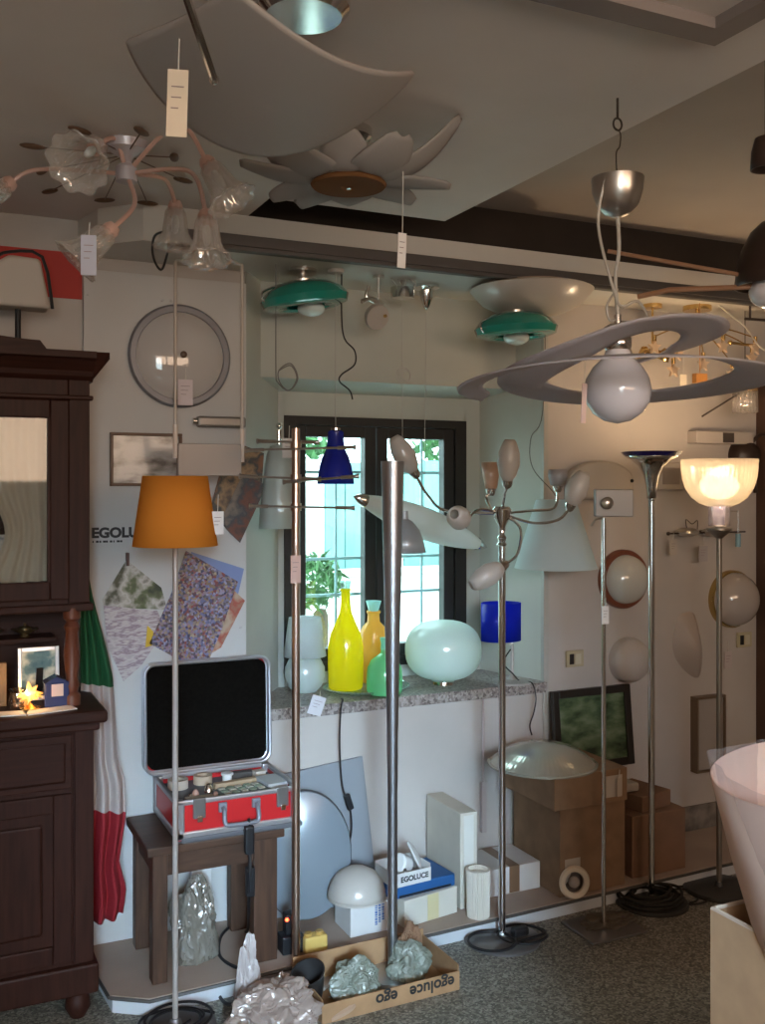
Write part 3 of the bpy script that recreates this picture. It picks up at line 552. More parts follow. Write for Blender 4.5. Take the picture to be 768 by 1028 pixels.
# ================================================================ SOFFIT FIXTURES (soffit underside z = 2.382)
SZ = 2.382
def green_dome(px, py, Y, tilt, label, bulbx):
    c = W(px, py, Y); t = thing('green_dome_ceiling_lamp', label, 'ceiling lamp', (c.x, c.y, SZ), 'green glass dome lamps')
    M = Matrix.Translation(c) @ Matrix.Rotation(tilt, 4, 'Y')
    R3 = M.to_3x3(); ax = R3 @ Vector((0, 0, 1))
    m = MB(); m.lathe([(.058, .060), (.10, .052), (.14, .028), (.157, .004), (.15, -.018), (.12, -.028), (.07, -.022)], c, ax, n=56); m.build('glass_dome', GREEN, t, solid=.005)
    m = MB(); top = c + ax * .058; m.cyl(top - ax * .03, top + ax * .012, .045, .05, 24); m.cyl((top.x, top.y, min(top.z, SZ - .01)), (top.x, top.y, SZ), .016); m.lathe([(0, 0), (.05, 0), (.05, -.012), (0, -.016)], (top.x, top.y, SZ)); m.build('canopy', NICKEL, t)
    m = MB(); b = c - ax * .030 + Vector((bulbx, 0, 0)); m.sph(b, (.05, .05, .028), 22); m.build('bulb', mat('reflector_bulb', (.55, .62, .60), .1, coat=.5), t)
    m = MB(); m.tube([top + Vector((-.05, 0, .0)), c + Vector((-.15, .0, .02)), c + Vector((-.165, -.02, -.01)), c + Vector((-.13, 0, -.03))], .004); m.build('bracket', CHROME, t)
green_dome(306, 301, 3.34, -.14, 'green glass dome lamp on the soffit over the left window pane', .02)
green_dome(518, 331, 3.22, -.05, 'green glass dome lamp below the broad white bowl on the soffit', .0)
c = W(525, 300, 3.29); t = thing('white_bowl_ceiling_lamp', 'broad white glass bowl lamp on the soffit above a green dome', 'ceiling lamp', (c.x, 3.29, SZ))
m = MB(); m.lathe([(0, -.10), (.06, -.096), (.13, -.078), (.19, -.048), (.225, -.012), (.235, .0), (.225, .004), (.18, .002)], (c.x, 3.23, SZ - .022), n=56); m.build('bowl', OPALW, t, solid=.005)
m = MB(); m.lathe([(0, .0), (.17, 0), (.175, -.022), (.10, -.03), (0, -.03)], (c.x, 3.23, SZ), n=40); m.build('mounting_plate', mat('tan_metal', (.35, .25, .18), .5), t)
def cable(name, label, pts, r=.0025, m_=None, cat='cable'):
    m = MB(); m.tube(pts, r, n=6, sub=6); o = m.build(name, m_ or BLACK, org=pts[0]); tag(o, label, cat); return o
# spots between
p = W(378, 318, 3.32)
t = thing('disc_spotlight', 'ceiling spotlight with a frosted disc head, right of the first green dome', 'spotlight', (p.x, p.y, SZ))
m = MB(); q = W(380, 268, 3.32); m.tube([(q.x, q.y, SZ), (q.x, q.y, p.z + .05), (p.x + .01, p.y, p.z + .03)], .004); m.lathe([(0, 0), (.02, 0), (.02, -.01), (0, -.012)], (q.x, q.y, SZ)); m.build('stem', NICKEL, t)
m = MB(); ax = Vector((.1, -.8, -.35)).normalized(); m.lathe([(0, -.02), (.04, -.02), (.048, 0), (.046, .012), (0, .016)], p, ax); hd = m.build('disc_head', shade_mat('dusty_glass', (.52, .47, .43), .3, .4), t)
m = MB(); m.cyl(p + Vector((.02, -.026, 0)), p + Vector((.022, -.034, 0)), .006); m.build('screw', BRASS, hd)
m = MB(); m.tube([p + Vector((0, 0, .05)), p + Vector((-.04, 0, .07)), p + Vector((-.03, 0, .11))], .006); m.tube([p + Vector((-.06, 0, .05)), p + Vector((-.02, 0, .065)), p + Vector((.03, 0, .045))], .008); m.build('knuckle_arm', NICKEL, t)
# grey dome pendant with cable canopy
def pend(name, label, px, ytop, Y, canopy, canm, cat='pendant lamp'):
    c = W(px, ytop, Y); t = thing(name, label, cat, (c.x, Y, SZ)); m = MB(); canopy(m, c); m.build('canopy', canm, t); return t, c
c = W(404, 297, 3.36); gy = W(406, 540, 3.36)
t = thing('grey_dome_pendant', 'grey metal dome pendant on thin cable behind the tapered floor lamp', 'pendant lamp', (c.x, 3.36, SZ))
m = MB(); m.cyl((c.x, 3.36, c.z - .01), (c.x, 3.36, c.z + .03), .045, n=28); m.cyl((c.x, 3.36, c.z + .03), (c.x, 3.36, SZ), .008); m.build('canopy', CHROME, t)
m = MB(); m.tube([(c.x, 3.36, c.z), (c.x, 3.36, gy.z + .10)], .0014, sub=1, n=5)
cc = W(405, 377, 3.36)
for k in range(3): m.tube([(cc.x + (.03 - .006 * k) * math.cos(a) + .004 * k, 3.355, cc.z + (.03 - .005 * k) * math.sin(a)) for a in [i * PI / 6 for i in range(12)]], .0018, sub=2, n=5, closed=True)
for k in range(3): m.tube([(c.x - .02 + .02 * k, 3.36, c.z + .03), (c.x - .06 + .03 * k, 3.34, c.z + .07), (c.x + .02, 3.33, c.z + .075 - .01 * k), (c.x + .05, 3.35, c.z + .045), (c.x + .03, 3.36, c.z + .02)], .0025, n=6)
m.build('suspension_cable', mat('pale_cable', (.45, .43, .40), .5), t)
m = MB(); m.lathe([(0, .10), (.012, .10), (.014, .07), (.03, .06), (.055, .03), (.07, -.01), (.08, -.055)], gy, n=36); m.build('metal_shade', mat('grey_enamel', (.36, .36, .36), .35, .3), t, solid=.004)
m = MB(); m.sph(gy + Vector((0, 0, -.01)), .03, 14); m.cyl(gy + Vector((0, 0, .0)), gy + Vector((0, 0, .05)), .014); m.build('bulb', OPAL, t)
# torpedo pendant
c = W(428, 304, 3.40); a = W(357, 499, 3.40); b = W(487, 549, 3.50); mid = (a + b) / 2; ax = (b - a).normalized(); L = (b - a).length
t = thing('torpedo_pendant', 'long white cigar shaped glass pendant with chrome tips before the window', 'pendant lamp', (c.x, 3.40, SZ))
m = MB(); m.lathe([(0, 0), (.05, 0), (.05, -.012), (.028, -.022), (.024, -.05), (.012, -.085), (0, -.10)], (c.x, 3.40, SZ)); m.build('canopy', CHROME, t)
pr = []
for k in range(21):
    u = k / 20; pr.append((.062 * (math.sin(PI * (.08 + .84 * u))) ** .8, -L / 2 + .035 + (L - .07) * u))
m = MB(); m.lathe([(0, pr[0][1])] + pr + [(0, pr[-1][1])], mid, ax, n=32); m.build('glass_body', OPAL, t)
for s in (1, -1):
    m = MB(); m.lathe([(.026, .0), (.024, .012), (.016, .032), (.004, .052), (0, .055)], mid + ax * s * (L / 2 - .045), ax * s, n=24); m.build('chrome_tip', CHROME, t)
m = MB(); top = W(427, 520, 3.45); m.tube([(c.x, 3.40, SZ - .1), (c.x, 3.42, top.z + .045)], .0013, n=5, sub=1); k_ = mid + ax * .0; m.tube([(c.x, 3.42, top.z + .045), mid - ax * .12 + Vector((0, 0, .05))], .001, n=5, sub=1); m.tube([(c.x, 3.42, top.z + .045), mid + ax * .12 + Vector((0, 0, .05))], .001, n=5, sub=1); m.build('suspension_cable', mat('pale_cable', (.45, .43, .40), .5), t)
# cobalt pendant
c = W(337, 462, 3.30)
t = thing('cobalt_glass_pendant', 'small cobalt blue glass pendant before the left window pane', 'pendant lamp', (c.x, 3.30, SZ))
m = MB(); m.lathe([(.018, .105), (.026, .10), (.028, .06), (.034, .035), (.045, .012), (.055, -.02), (.062, -.06), (.064, -.085)], c, n=40); m.build('glass_shade', BLUEG, t, solid=.004)
m = MB(); m.cyl(c + Vector((0, 0, .095)), c + Vector((0, 0, .115)), .018); m.build('cap', CHROME, t)
m = MB(); m.tube([c + Vector((0, 0, .11)), (c.x, 3.30, SZ)], .0016, n=5, sub=1); m.lathe([(0, 0), (.03, 0), (.028, -.012), (0, -.015)], (c.x, 3.30, SZ)); m.build('suspension_cable', mat('pale_cable', (.45, .43, .40), .5), t)
m = MB(); m.cyl(c + Vector((0, 0, -.08)), c + Vector((0, 0, .09)), .01); m.build('lamp_holder', CHROME, t)
z = lambda px, py: W(px, py, 3.31)
cable('hanging_black_flex', 'wavy black flex dangling beside the cobalt pendant cable', [Vector((z(343, 290).x, 3.31, SZ)), z(343, 318), z(346, 340), z(356, 352), z(356, 366), z(343, 376), z(341, 383), z(351, 392), z(354, 401)], .003)
pts = [Vector((z(277, 262).x, 3.31, SZ)), z(277, 300), z(277, 372)]
for k in range(2): pts += [z(279 + 2 * k, 384), z(290, 392), z(299 - k, 380), z(292, 365 + 2 * k), z(280, 372)]
cable('looped_grey_flex', 'thin grey flex with a coil, hanging under the left green dome', pts, .0022, mat('grey_flex', (.16, .15, .14), .5))
# tall frosted cone pendant
c = W(280, 490, 3.42)
t = thing('frosted_cone_pendant', 'tall pale frosted cone pendant behind the copper tinted floor lamp', 'pendant lamp', (c.x, 3.42, SZ))
m = MB(); m.lathe([(.012, .155), (.03, .15), (.042, .12), (.055, .02), (.066, -.08), (.070, -.145)], c, n=40); m.build('glass_cone', shade_mat('pale_celadon_glass', (.62, .68, .64), .35, .3, .05), t, solid=.004)
m = MB(); m.cyl(c + Vector((0, 0, .15)), c + Vector((0, 0, .21)), .008); m.sph(c + Vector((0, 0, .225)), .012, 12); m.build('top_finial', CHROME, t)
m = MB(); m.tube([c + Vector((0, 0, .23)), (c.x, 3.42, SZ)], .0012, n=5, sub=1); m.build('suspension_cable', mat('pale_cable', (.45, .43, .40), .5), t)
ptag('price_tag', 'white price tag on the frosted cone pendant', W(290, 440, 3.36), .05, .07, string=.045)
# white fabric cone pendant
c = W(558, 536, 3.30)
t = thing('white_cone_lampshade_pendant', 'large white fabric cone shade hanging at the right end of the niche', 'pendant lamp', (c.x, 3.30, SZ))
m = MB(); m.lathe([(.076, .135), (.078, .135), (.163, -.135), (.161, -.135)], c, n=56); m.build('fabric_shade', FABRIC, t, solid=.003)
m = MB(); m.tube([c + Vector((0, 0, .06)), c + Vector((0, 0, .15)), W(535, 470, 3.3), W(533, 440, 3.3), W(545, 412, 3.3), Vector((W(548, 300, 3.3).x, 3.3, SZ))], .002, n=6); m.build('flex', mat('dark_flex', (.10, .09, .08), .5), t)
m = MB(); m.cyl(c + Vector((0, 0, .02)), c + Vector((0, 0, .08)), .016)
for a in (0, 2.09, 4.19): m.tube([c + Vector((0, 0, .07)), c + Vector((.078 * math.cos(a), .078 * math.sin(a), .13))], .002, sub=1, n=5)
m.build('carrier', CHROME, t)
# rod pendant hanging before the wall board
a = W(176, 262, 3.22); b = W(243, 266, 3.22)
t = thing('twin_rod_pendant', 'pendant of two long rods with a clear glass plate, hanging before the round wall lamp', 'pendant lamp', ((a.x + b.x) / 2, 3.22, SZ))
m = MB(); m.tube([(a.x, 3.22, a.z), (a.x + .05, 3.22, a.z + .012), (a.x + .06, 3.22, SZ)], .005, n=8); m.tube([(b.x, 3.22, b.z), (b.x - .045, 3.22, b.z + .012), (b.x - .05, 3.22, SZ)], .006, n=8); m.build('top_bracket', NICKEL, t)
for p, yb in ((a, 460), (b, 463)):
    e = W(176, yb, 3.22).z; m = MB(); m.cyl((p.x, 3.22, e), (p.x, 3.22, p.z), .005, n=10); m.build('rod', mat('pale_tan_rod', (.48, .42, .36), .4, .3), t)
    m = MB(); m.cyl((p.x, 3.22, e), (p.x, 3.22, e + .11), .008, n=12); m.build('lower_sleeve', mat('ivory_sleeve', (.66, .56, .48), .4), t)
m = MB(); q0 = W(180, 445, 3.22); q1 = W(240, 478, 3.22); m.box(a.x + .006, b.x - .006, 3.205, 3.235, q1.z, q0.z, .003); m.build('glass_plate', clear_mat('smoky_plate', (.66, .60, .56), .60, .3, .9), t)
cable('black_flex_loop', 'black flex loop at the left end of the lighting track', [W(168, 232, 3.13), W(156, 236, 3.14), W(153, 250, 3.15), W(156, 264, 3.18), W(163, 270, 3.2), Vector((W(170, 266, 3.2).x, 3.2, SZ - .002))], .004)
# ================================================================ WALL MOUNTED
WY = YB - .022   # face of the boards
def wl(name, label, cat, px, py, Y=YB, group=None):
    c = W(px, py, Y); return thing(name, label, cat, c, group), c
OUT = Vector((0, -1, 0))
t, c = wl('round_wall_lamp', 'round white glass wall lamp with grey ring, behind the twin rod pendant', 'wall lamp', 180, 358, WY)
m = MB(); m.lathe([(.150, 0), (.178, .004), (.180, .014), (.172, .022), (.155, .022), (.148, .01)], c, OUT, n=72); m.build('grey_ring', mat('grey_ring', (.20, .20, .22), .4, .3), t)
m = MB(); m.lathe([(.16, .010), (.14, .026), (.10, .042), (.05, .052), (0, .055)], c, OUT, n=64); m.build('glass_dome', mat('glossy_white_glass', (.50, .47, .45), .07, coat=.8), t)
m = MB(); m.lathe([(0, .054), (.009, .054), (.012, .064), (0, .072)], c, OUT, n=20); m.build('knob', mat('brown_knob', (.10, .06, .04), .4), t)
ptag('price_tag', 'pink tinted price tag on the round grey ringed wall lamp', W(186, 381, WY - .075), .052, .088, mat('rose_tag', (.66, .58, .60), .8), string=.04)
t, c = wl('chrome_bar_wall_lamp', 'short chrome bar wall lamp below the round grey ringed lamp', 'wall lamp', 219, 424, WY)
m = MB(); m.box(c.x - .085, c.x + .09, WY - .05, WY - .012, c.z - .02, c.z + .018, .008); m.build('bar', mat('dull_chrome', (.30, .28, .26), .45, .9), t)
m = MB(); m.cyl((c.x - .03, WY - .02, c.z), (c.x - .03, WY, c.z), .02); m.cyl((c.x - .085, WY - .03, c.z), (c.x - .1, WY - .03, c.z), .011); m.build('wall_mount', CHROME, t)
# framed print
a = W(110, 434, WY); b = W(172, 488, WY)
t = thing('framed_print', 'brown framed grey landscape print on the wall behind the orange lampshade', 'picture', (a.x, WY, b.z)); f = .01
m = MB(); X1 = a.x + .245
for bx in ((a.x, X1, a.z - f, a.z), (a.x, X1, b.z, b.z + f), (a.x, a.x + f, b.z + f, a.z - f), (X1 - f, X1, b.z + f, a.z - f)): m.box(bx[0], bx[1], WY - .018, WY, bx[2], bx[3], .002)
m.build('frame', mat('brown_frame', (.14, .08, .05), .5), t)
m = MB(); m.box(a.x + f, X1 - f, WY - .006, WY, b.z + f, a.z - f); m.build('print', ramp_mat('grey_landscape', [(.10, .095, .09), (.30, .29, .27), (.48, .46, .44), (.5, .48, .46)], 9, 'NOISE', .15, (1, 1, 2.2)), t)
# brochures
def sheetp(name, label, px, m_, Y, th=.003, cat='brochure', group=None):
    P_ = [W(x, y, Y) for x, y in px]; mm_ = MB(); mm_.poly(P_, (0, th, 0)); o = mm_.build(name, m_, org=P_[0]); tag(o, label, cat, group); return o
M1 = ramp_mat('dark_interior_print', [(.02, .03, .03), (.10, .07, .05), (.30, .19, .10), (.04, .05, .05), (.22, .10, .05)], 10, 'NOISE')
M2 = ramp_mat('dark_red_print', [(.05, .04, .04), (.16, .06, .04), (.05, .06, .07), (.2, .16, .13)], 12, 'NOISE')
M3 = ramp_mat('floral_print', [(.04, .04, .09), (.17, .18, .34), (.32, .22, .12), (.07, .05, .07), (.30, .30, .44), (.24, .06, .05), (.05, .05, .08), (.40, .32, .22)], 125, 'VORONOI', .35)
M4 = ramp_mat('villa_print', [(.03, .04, .02), (.10, .12, .05), (.5, .45, .4), (.06, .06, .03)], 12, 'NOISE')
M5 = ramp_mat('newspaper_print', [(.42, .36, .36), (.55, .48, .47), (.28, .20, .24), (.55, .48, .45)], 18, 'NOISE', .8, (1, 1, 4))
M6 = mat('sky_blue_card', (.20, .26, .48), .5); M7 = ramp_mat('tan_red_print', [(.32, .22, .14), (.45, .34, .24), (.36, .08, .05), (.3, .2, .14)], 10, 'NOISE')
sheetp('brochure', 'dark brochure with ochre figure, upper sheet of the pair right of the orange shade', [(222, 470), (242, 446), (265, 455), (262, 500), (238, 520), (210, 516)], M1, WY - .012)
sheetp('brochure', 'dark reddish brochure tilted under the upper one, right of the orange shade', [(244, 476), (268, 487), (241, 545), (221, 524)], M2, WY - .018)
sheetp('brochure', 'plain sky blue sheet peeking from behind the flower brochure', [(192, 554), (245, 571), (236, 610), (190, 596)], M6, WY - .006)
sheetp('brochure', 'tan and red brochure behind the flower brochure, its right edge showing', [(186, 590), (226, 584), (246, 603), (222, 650), (196, 666), (176, 640)], M7, WY - .011)
sheetp('brochure', 'brochure covered in small violet and ochre flowers, tilted on the wall', [(187, 553), (239, 584), (222, 634), (204, 676), (150, 646), (172, 596)], M3, WY - .017, .004)
sheetp('brochure', 'dark green brochure with a villa photograph, tip pointing up, left of the flowers', [(127, 562), (162, 590), (168, 612), (104, 610), (103, 602)], M4, WY - .010)
sheetp('brochure', 'blue edge of a brochure behind the villa brochure', [(128, 572), (164, 596), (162, 602), (130, 578)], M6, WY - .005)
sheetp('newspaper_page', 'creased pinkish newspaper page hanging below the villa brochure', [(104, 608), (158, 613), (166, 632), (142, 668), (124, 684), (108, 648)], M5, WY - .015, cat='newspaper')
p = W(146, 640, WY - .02); m = MB(); m.poly([W(148, 628, WY - .017), W(154, 634, WY - .017), W(153, 648, WY - .017), W(146, 650, WY - .017)], (0, .002, 0)); o = m.build('yellow_sticker', mat('yellow_sticker', (.62, .42, .04), .6), org=p); tag(o, 'small yellow sticker on the newspaper page', 'sticker')
c = W(127, 562, WY); m = MB(); m.box(c.x - .004, c.x + .006, WY - .022, WY, c.z - .02, c.z + .025, .002); o = m.build('wall_clip', mat('brown_clip', (.10, .05, .04), .5), org=(c.x, WY, c.z)); tag(o, 'brown clip holding the villa brochure', 'clip')
# lettering on the wall board
t = thing('wall_lettering', 'black EGOLUCE lettering stuck on the wall board left of the orange shade', 'sign', W(92, 535, WY))
c = W(124.5, 535, WY - .001); m = MB(); m.text('EGOLUCE', c, .046, .0006, bold=.0022, M=Matrix.Diagonal((1.05, 1, 1, 1))); m.build('large_letters', mat('black_vinyl', (.02, .02, .02), .5), t)
c = W(108, 543.5, WY - .001); m = MB()
for k, w_ in enumerate((.004, .009, .006, .011, .005, .008, .004, .010, .007)): m.box(c.x - .05 + .0115 * k, c.x - .05 + .0115 * k + w_, WY - .0015, WY - .0005, c.z - .004, c.z + .003)
m.build('small_print_line', mat('black_vinyl', (.02, .02, .02), .5), t)
# right part of the wall
def domelamp(name, label, px, py, r, ringm, rw, h, dm, oval=(1, 1, 1)):
    t, c = wl(name, label, 'wall lamp', px, py); M = Matrix.Translation(c)
    m = MB(); m.lathe([(0, 0), (r, 0), (r, .02), (r * .97, .028), (r * (1 - rw), .03)], c, OUT, n=60, sc=(oval[0], oval[1], 1)); m.build('ring', ringm, t)
    q = r * (1 - rw); m = MB(); m.lathe([(q * math.cos(a), .026 + h * math.sin(a)) for a in [k * PI / 2 / 12 for k in range(13)]], c, OUT, n=56, sc=(oval[0], oval[1], 1)); m.build('glass_dome', dm, t); return t, c
GW = mat('glossy_opal', (.52, .52, .48), .06, coat=.8)
domelamp('round_wall_lamp', 'round white dome wall lamp in a red brown wooden ring, behind the thin chrome pole', 624, 581, .128, mat('red_brown_ring', (.16, .05, .025), .35), .17, .085, GW)
domelamp('round_wall_lamp', 'round white dome wall lamp with gilt rim, at the right end of the wall', 733, 601, .132, mat('gilt', (.5, .36, .14), .25, .9), .07, .10, mat('warm_opal', (.42, .37, .34), .06, coat=.8))
domelamp('plain_wall_lamp', 'plain small white dome wall lamp below the wooden ringed one', 629, 662, .098, mat('matt_white', (.46, .41, .37), .6), .02, .06, mat('matt_white', (.46, .41, .37), .6))
# curved leaf sconce
t, c = wl('leaf_shaped_sconce', 'tall curved leaf shaped ceramic sconce on the right wall', 'wall lamp', 689, 648)
lf = [(-.035, .135), (.03, .145), (.055, .06), (.07, -.04), (.058, -.145), (.01, -.13), (-.045, -.06), (-.062, .02), (-.05, .09)]
def leaf(u, v):
    n = len(lf); s = u * n; i = int(s) % n; f = s - int(s); p0, p1, p2, p3 = lf[i - 1], lf[i], lf[(i + 1) % n], lf[(i + 2) % n]
    x, zz = [.5 * (2 * b + (c_ - a) * f + (2 * a - 5 * b + 4 * c_ - d_) * f * f + (3 * b - a - 3 * c_ + d_) * f ** 3) for a, b, c_, d_ in zip(p0, p1, p2, p3)]; x *= 1.3
    return Vector((c.x + x * (1 - v), YB - .001 - .07 * math.sin(v * PI / 2), c.z + zz * (1 - v)))
m = MB(); m.grid(leaf, 54, 10, closeu=True); m.build('ceramic_body', mat('matt_ceramic', (.42, .36, .32), .55), t)
m = MB(); 
for dx, dz in ((.03, .09), (.045, -.09)): m.sph((c.x + dx, YB - .028, c.z + dz), (.006, .006, .006), 8)
m.build('screw', BLACK, t)
# slim framed wall light
a = W(693, 699, YB); b = W(722, 770, YB); t = thing('slim_framed_wall_light', 'slim rectangular metal framed glass wall light low on the right wall', 'wall lamp', ((a.x + b.x) / 2, YB, b.z))
m = MB()
for q in ((a.x, b.x, a.z - .01, a.z), (a.x, b.x, b.z, b.z + .01), (a.x, a.x + .01, b.z + .01, a.z - .01), (b.x - .01, b.x, b.z + .01, a.z - .01)): m.box(q[0], q[1], YB - .045, YB, q[2], q[3], .002)
m.build('frame', mat('bronze', (.22, .16, .11), .4, .6), t)
m = MB(); m.box(a.x + .01, b.x - .01, YB - .035, YB - .02, b.z + .01, a.z - .01, .003); m.build('glass_panel', mat('dull_glass', (.34, .30, .27), .3), t)
def socket(px, py, label):
    t, c = wl('wall_socket', label, 'wall socket', px, py, group=None)
    m = MB(); m.box(c.x - .045, c.x + .045, YB - .012, YB, c.z - .035, c.z + .035, .004); m.build('cover_plate', mat('ivory_plate', (.46, .40, .26), .4), t)
    m = MB(); m.box(c.x - .03, c.x - .008, YB - .015, YB - .011, c.z - .022, c.z + .022, .002); m.build('socket_insert', BLACK, t)
    m = MB(); m.box(c.x - .002, c.x + .028, YB - .015, YB - .011, c.z - .022, c.z + .022, .002); m.build('rocker', mat('ivory_rocker', (.55, .50, .36), .3), t)
socket(576, 661, 'ivory switch and socket plate beside the niche corner')
socket(746, 642, 'dim switch plate below the gilt rimmed wall lamp')
# halogen bar lamp
t, c = wl('halogen_bar_wall_lamp', 'thin horizontal halogen bar wall lamp with two dishes behind the lit lamp', 'wall lamp', 708, 534, YB)
m = MB(); y = YB - .06; m.cyl((W(671, 534, y).x, y, c.z), (W(748, 534, y).x, y, c.z), .004); m.sph((W(671, 534, y).x, y, c.z), .009, 10); m.build('bar', mat('dark_bar', (.08, .06, .05), .4, .6), t)
for px in (690, 716):
    q = W(px, 534, y); m = MB(); m.lathe([(0, .018), (.03, .016), (.05, .004), (.052, -.004), (.03, -.018), (0, -.022)], q, n=32); m.build('dish', NICKEL, t)
m = MB(); q = W(690, 520, YB - .03); m.tube([(q.x - .03, y, c.z + .02), (q.x - .035, y, c.z + .06), (q.x, y, c.z + .04), (q.x + .03, y, c.z + .055), (q.x + .03, y, c.z + .015)], .002, n=6); m.cyl((c.x - .03, YB, c.z), (c.x - .03, y, c.z), .008); m.build('wire_and_mount', mat('dark_bar', (.08, .06, .05), .4, .6), t)
ptag('price_tag', 'beige price tag under the left dish of the halogen bar lamp', W(676, 542, YB - .07), .04, .065, mat('beige_tag', (.48, .42, .36), .8), string=.03)
ptag('price_tag', 'grey price tag under the right dish of the halogen bar lamp', W(706, 548, YB - .07), .05, .07, mat('grey_tag', (.42, .38, .38), .8), string=.04)
ptag('price_tag', 'pinkish price tag below the gilt rimmed wall lamp', W(731, 654, YB - .01), .045, .08, mat('dusty_tag', (.50, .42, .40), .8), string=.05)
c = W(741, 549, YB - .09); t = thing('small_glass_pendant', 'tiny blue tinted glass tube lamp hanging under the lit bowl', 'lamp', (c.x, c.y, c.z + .1))
m = MB(); m.cyl(c, c + Vector((0, 0, .06)), .012); m.build('glass_tube', mat('pale_blue_glass', (.3, .5, .6), .1, trans=.3), t)
m = MB(); m.cyl(c + Vector((0, 0, .06)), c + Vector((0, 0, .16)), .0015); m.cyl(c + Vector((0, 0, .16)), c + Vector((0, .09, .16)), .003); m.build('wire_arm', CHROME, t)
# box with display, small frame, arc sconce
a = W(690, 433, YB); b = W(755, 447, YB); t = thing('wall_control_box', 'white wall box with small dark display above the lit lamp', 'control box', ((a.x + b.x) / 2, YB, b.z))
m = MB(); m.box(a.x, b.x - .05, YB - .06, YB, b.z, a.z, .004); m.build('casing', mat('dull_white', (.45, .40, .36), .6), t)
q = W(722, 440, YB); m = MB(); m.box(q.x - .035, q.x + .03, YB - .062, YB - .058, q.z - .022, q.z + .022); m.build('display', mat('dark_display', (.06, .05, .045), .3), t)
a = W(656, 464, YB); b = W(682, 492, YB); t = thing('small_wall_frame', 'small pale framed panel on the wall right of the blue rimmed torchiere', 'picture', ((a.x + b.x) / 2, YB, b.z))
m = MB(); m.box(a.x, b.x, YB - .03, YB, b.z, a.z, .006); m.build('frame', mat('dull_white', (.45, .40, .36), .6), t)
m = MB(); m.box(a.x + .025, b.x - .025, YB - .033, YB - .029, b.z + .025, a.z - .025, .002); m.build('inner_panel', mat('dull_grey', (.30, .26, .24), .6), t)
t, c = wl('arched_wall_lamp', 'wide arched pale glass wall lamp behind the chrome arms of the floor lamp', 'wall lamp', 598, 478)
m = MB(); out = [(-.17, -.10)] + [(.17 * math.cos(a), -.02 + .085 * math.sin(a)) for a in [PI - k * PI / 16 for k in range(17)]] + [(.17, -.10)]
m.poly([(c.x + x, YB - .05, c.z + z) for x, z in out], (0, .045, 0)); o = m.build('arched_shade', mat('dusty_opal', (.42, .37, .32), .5), t); md = o.modifiers.new('b', 'BEVEL'); md.width = .012; md.segments = 3
m = MB(); m.sph((c.x + .15, YB - .055, c.z - .02), .008, 10); m.sph((c.x - .15, YB - .055, c.z - .02), .008, 10); m.build('screw', BLACK, t)
# vertical conduit under the shelf
a = W(484, 700, YB - .015); m = MB(); m.tube([(a.x, YB - .024, .757), (a.x, YB - .024, .40)], .006, sub=1); m.box(a.x - .012, a.x + .012, YB - .034, YB - .015, .22, .42, .003); o = m.build('wall_conduit', mat('painted_conduit', (.46, .40, .38), .6), org=(a.x, YB - .015, .22)); tag(o, 'thin painted conduit running down the wall under the shelf', 'conduit')
# star lamp cluster
c = W(700, 330, 3.30)
t = thing('star_spot_cluster', 'brass ceiling spot cluster with small glass stars, behind the spiral ring', 'ceiling lamp', (c.x, 3.30, SZ))
m = MB(); m.cyl((c.x, 3.30, SZ - .02), (c.x, 3.30, SZ), .06, n=28); m.cyl((c.x, 3.30, SZ - .09), (c.x, 3.30, SZ - .02), .008); m.build('canopy', BRASS, t)
hub_ = Vector((c.x, 3.30, SZ - .09))
STAR = shade_mat('warm_star_glass', (.85, .68, .50), .5, .15, .15)
for px, py in ((657, 345), (680, 352), (706, 362), (755, 356), (726, 344), (676, 368), (735, 372), (758, 346)):
    e = W(px, py, 3.26 + .03 * math.sin(px)); m = MB(); m.tube([hub_, (hub_ + e) / 2 + Vector((0, 0, .03)), e + Vector((0, 0, .03))], .003, n=6); m.cyl(e + Vector((0, 0, .01)), e + Vector((0, 0, .035)), .009); ar = m.build('arm', BRASS, t)
    m = MB(); st = []
    for k in range(10):
        a = PI / 2 + k * PI / 5; rr = .034 if k % 2 == 0 else .015; st.append((e.x + rr * math.cos(a), e.y - .006, e.z - .015 + rr * math.sin(a)))
    m.poly(st, (0, .012, 0)); m.build('glass_star', STAR, ar)
a = W(733, 344, 3.25); b = W(757, 347, 3.25); m = MB(); m.tube([a, b], .006, sub=1); m.sph(a, .011, 10); m.sph(b, .011, 10); m.build('brass_rod', BRASS, t)
c = W(672, 300, 3.35); t = thing('brass_spotlight_pair', 'brass two-headed ceiling spotlight seen through the spiral ring', 'spotlight', (W(655, 340, 3.35).x, 3.35, SZ))
p = W(655, 350, 3.35); m = MB(); m.cyl((p.x, 3.35, SZ), (p.x, 3.35, p.z), .005); m.lathe([(0, 0), (.04, 0), (.04, -.015), (0, -.02)], (p.x, 3.35, SZ)); m.build('stem', BRASS, t)
for dx in (-.06, .05): m = MB(); q = Vector((p.x + dx, 3.33, p.z - .02)); m.tube([(p.x, 3.35, p.z), q], .004, sub=1); m.lathe([(.012, .02), (.022, 0), (.03, -.03)], q, (dx * 6, -.4, 1)); m.build('spot_head', BRASS, t, solid=.002)
ptag('price_tag', 'cream price tag hanging under the spotlights, seen through the ring', W(686, 376, 3.2), .035, .06, mat('cream_tag', (.74, .64, .50), .8), string=.15, mark=False)
m = MB(); q = W(700, 385, 3.25); m.box(q.x - .03, q.x + .03, 3.22, 3.25, q.z, q.z + .04, .003); m.cyl((q.x, 3.235, q.z + .04), (q.x, 3.235, SZ), .0015); o = m.build('amber_glass_block', mat('amber_glass', (.50, .22, .06), .3), org=(q.x, 3.23, SZ)); tag(o, 'small amber glass block lamp beside the cream price tag', 'lamp')
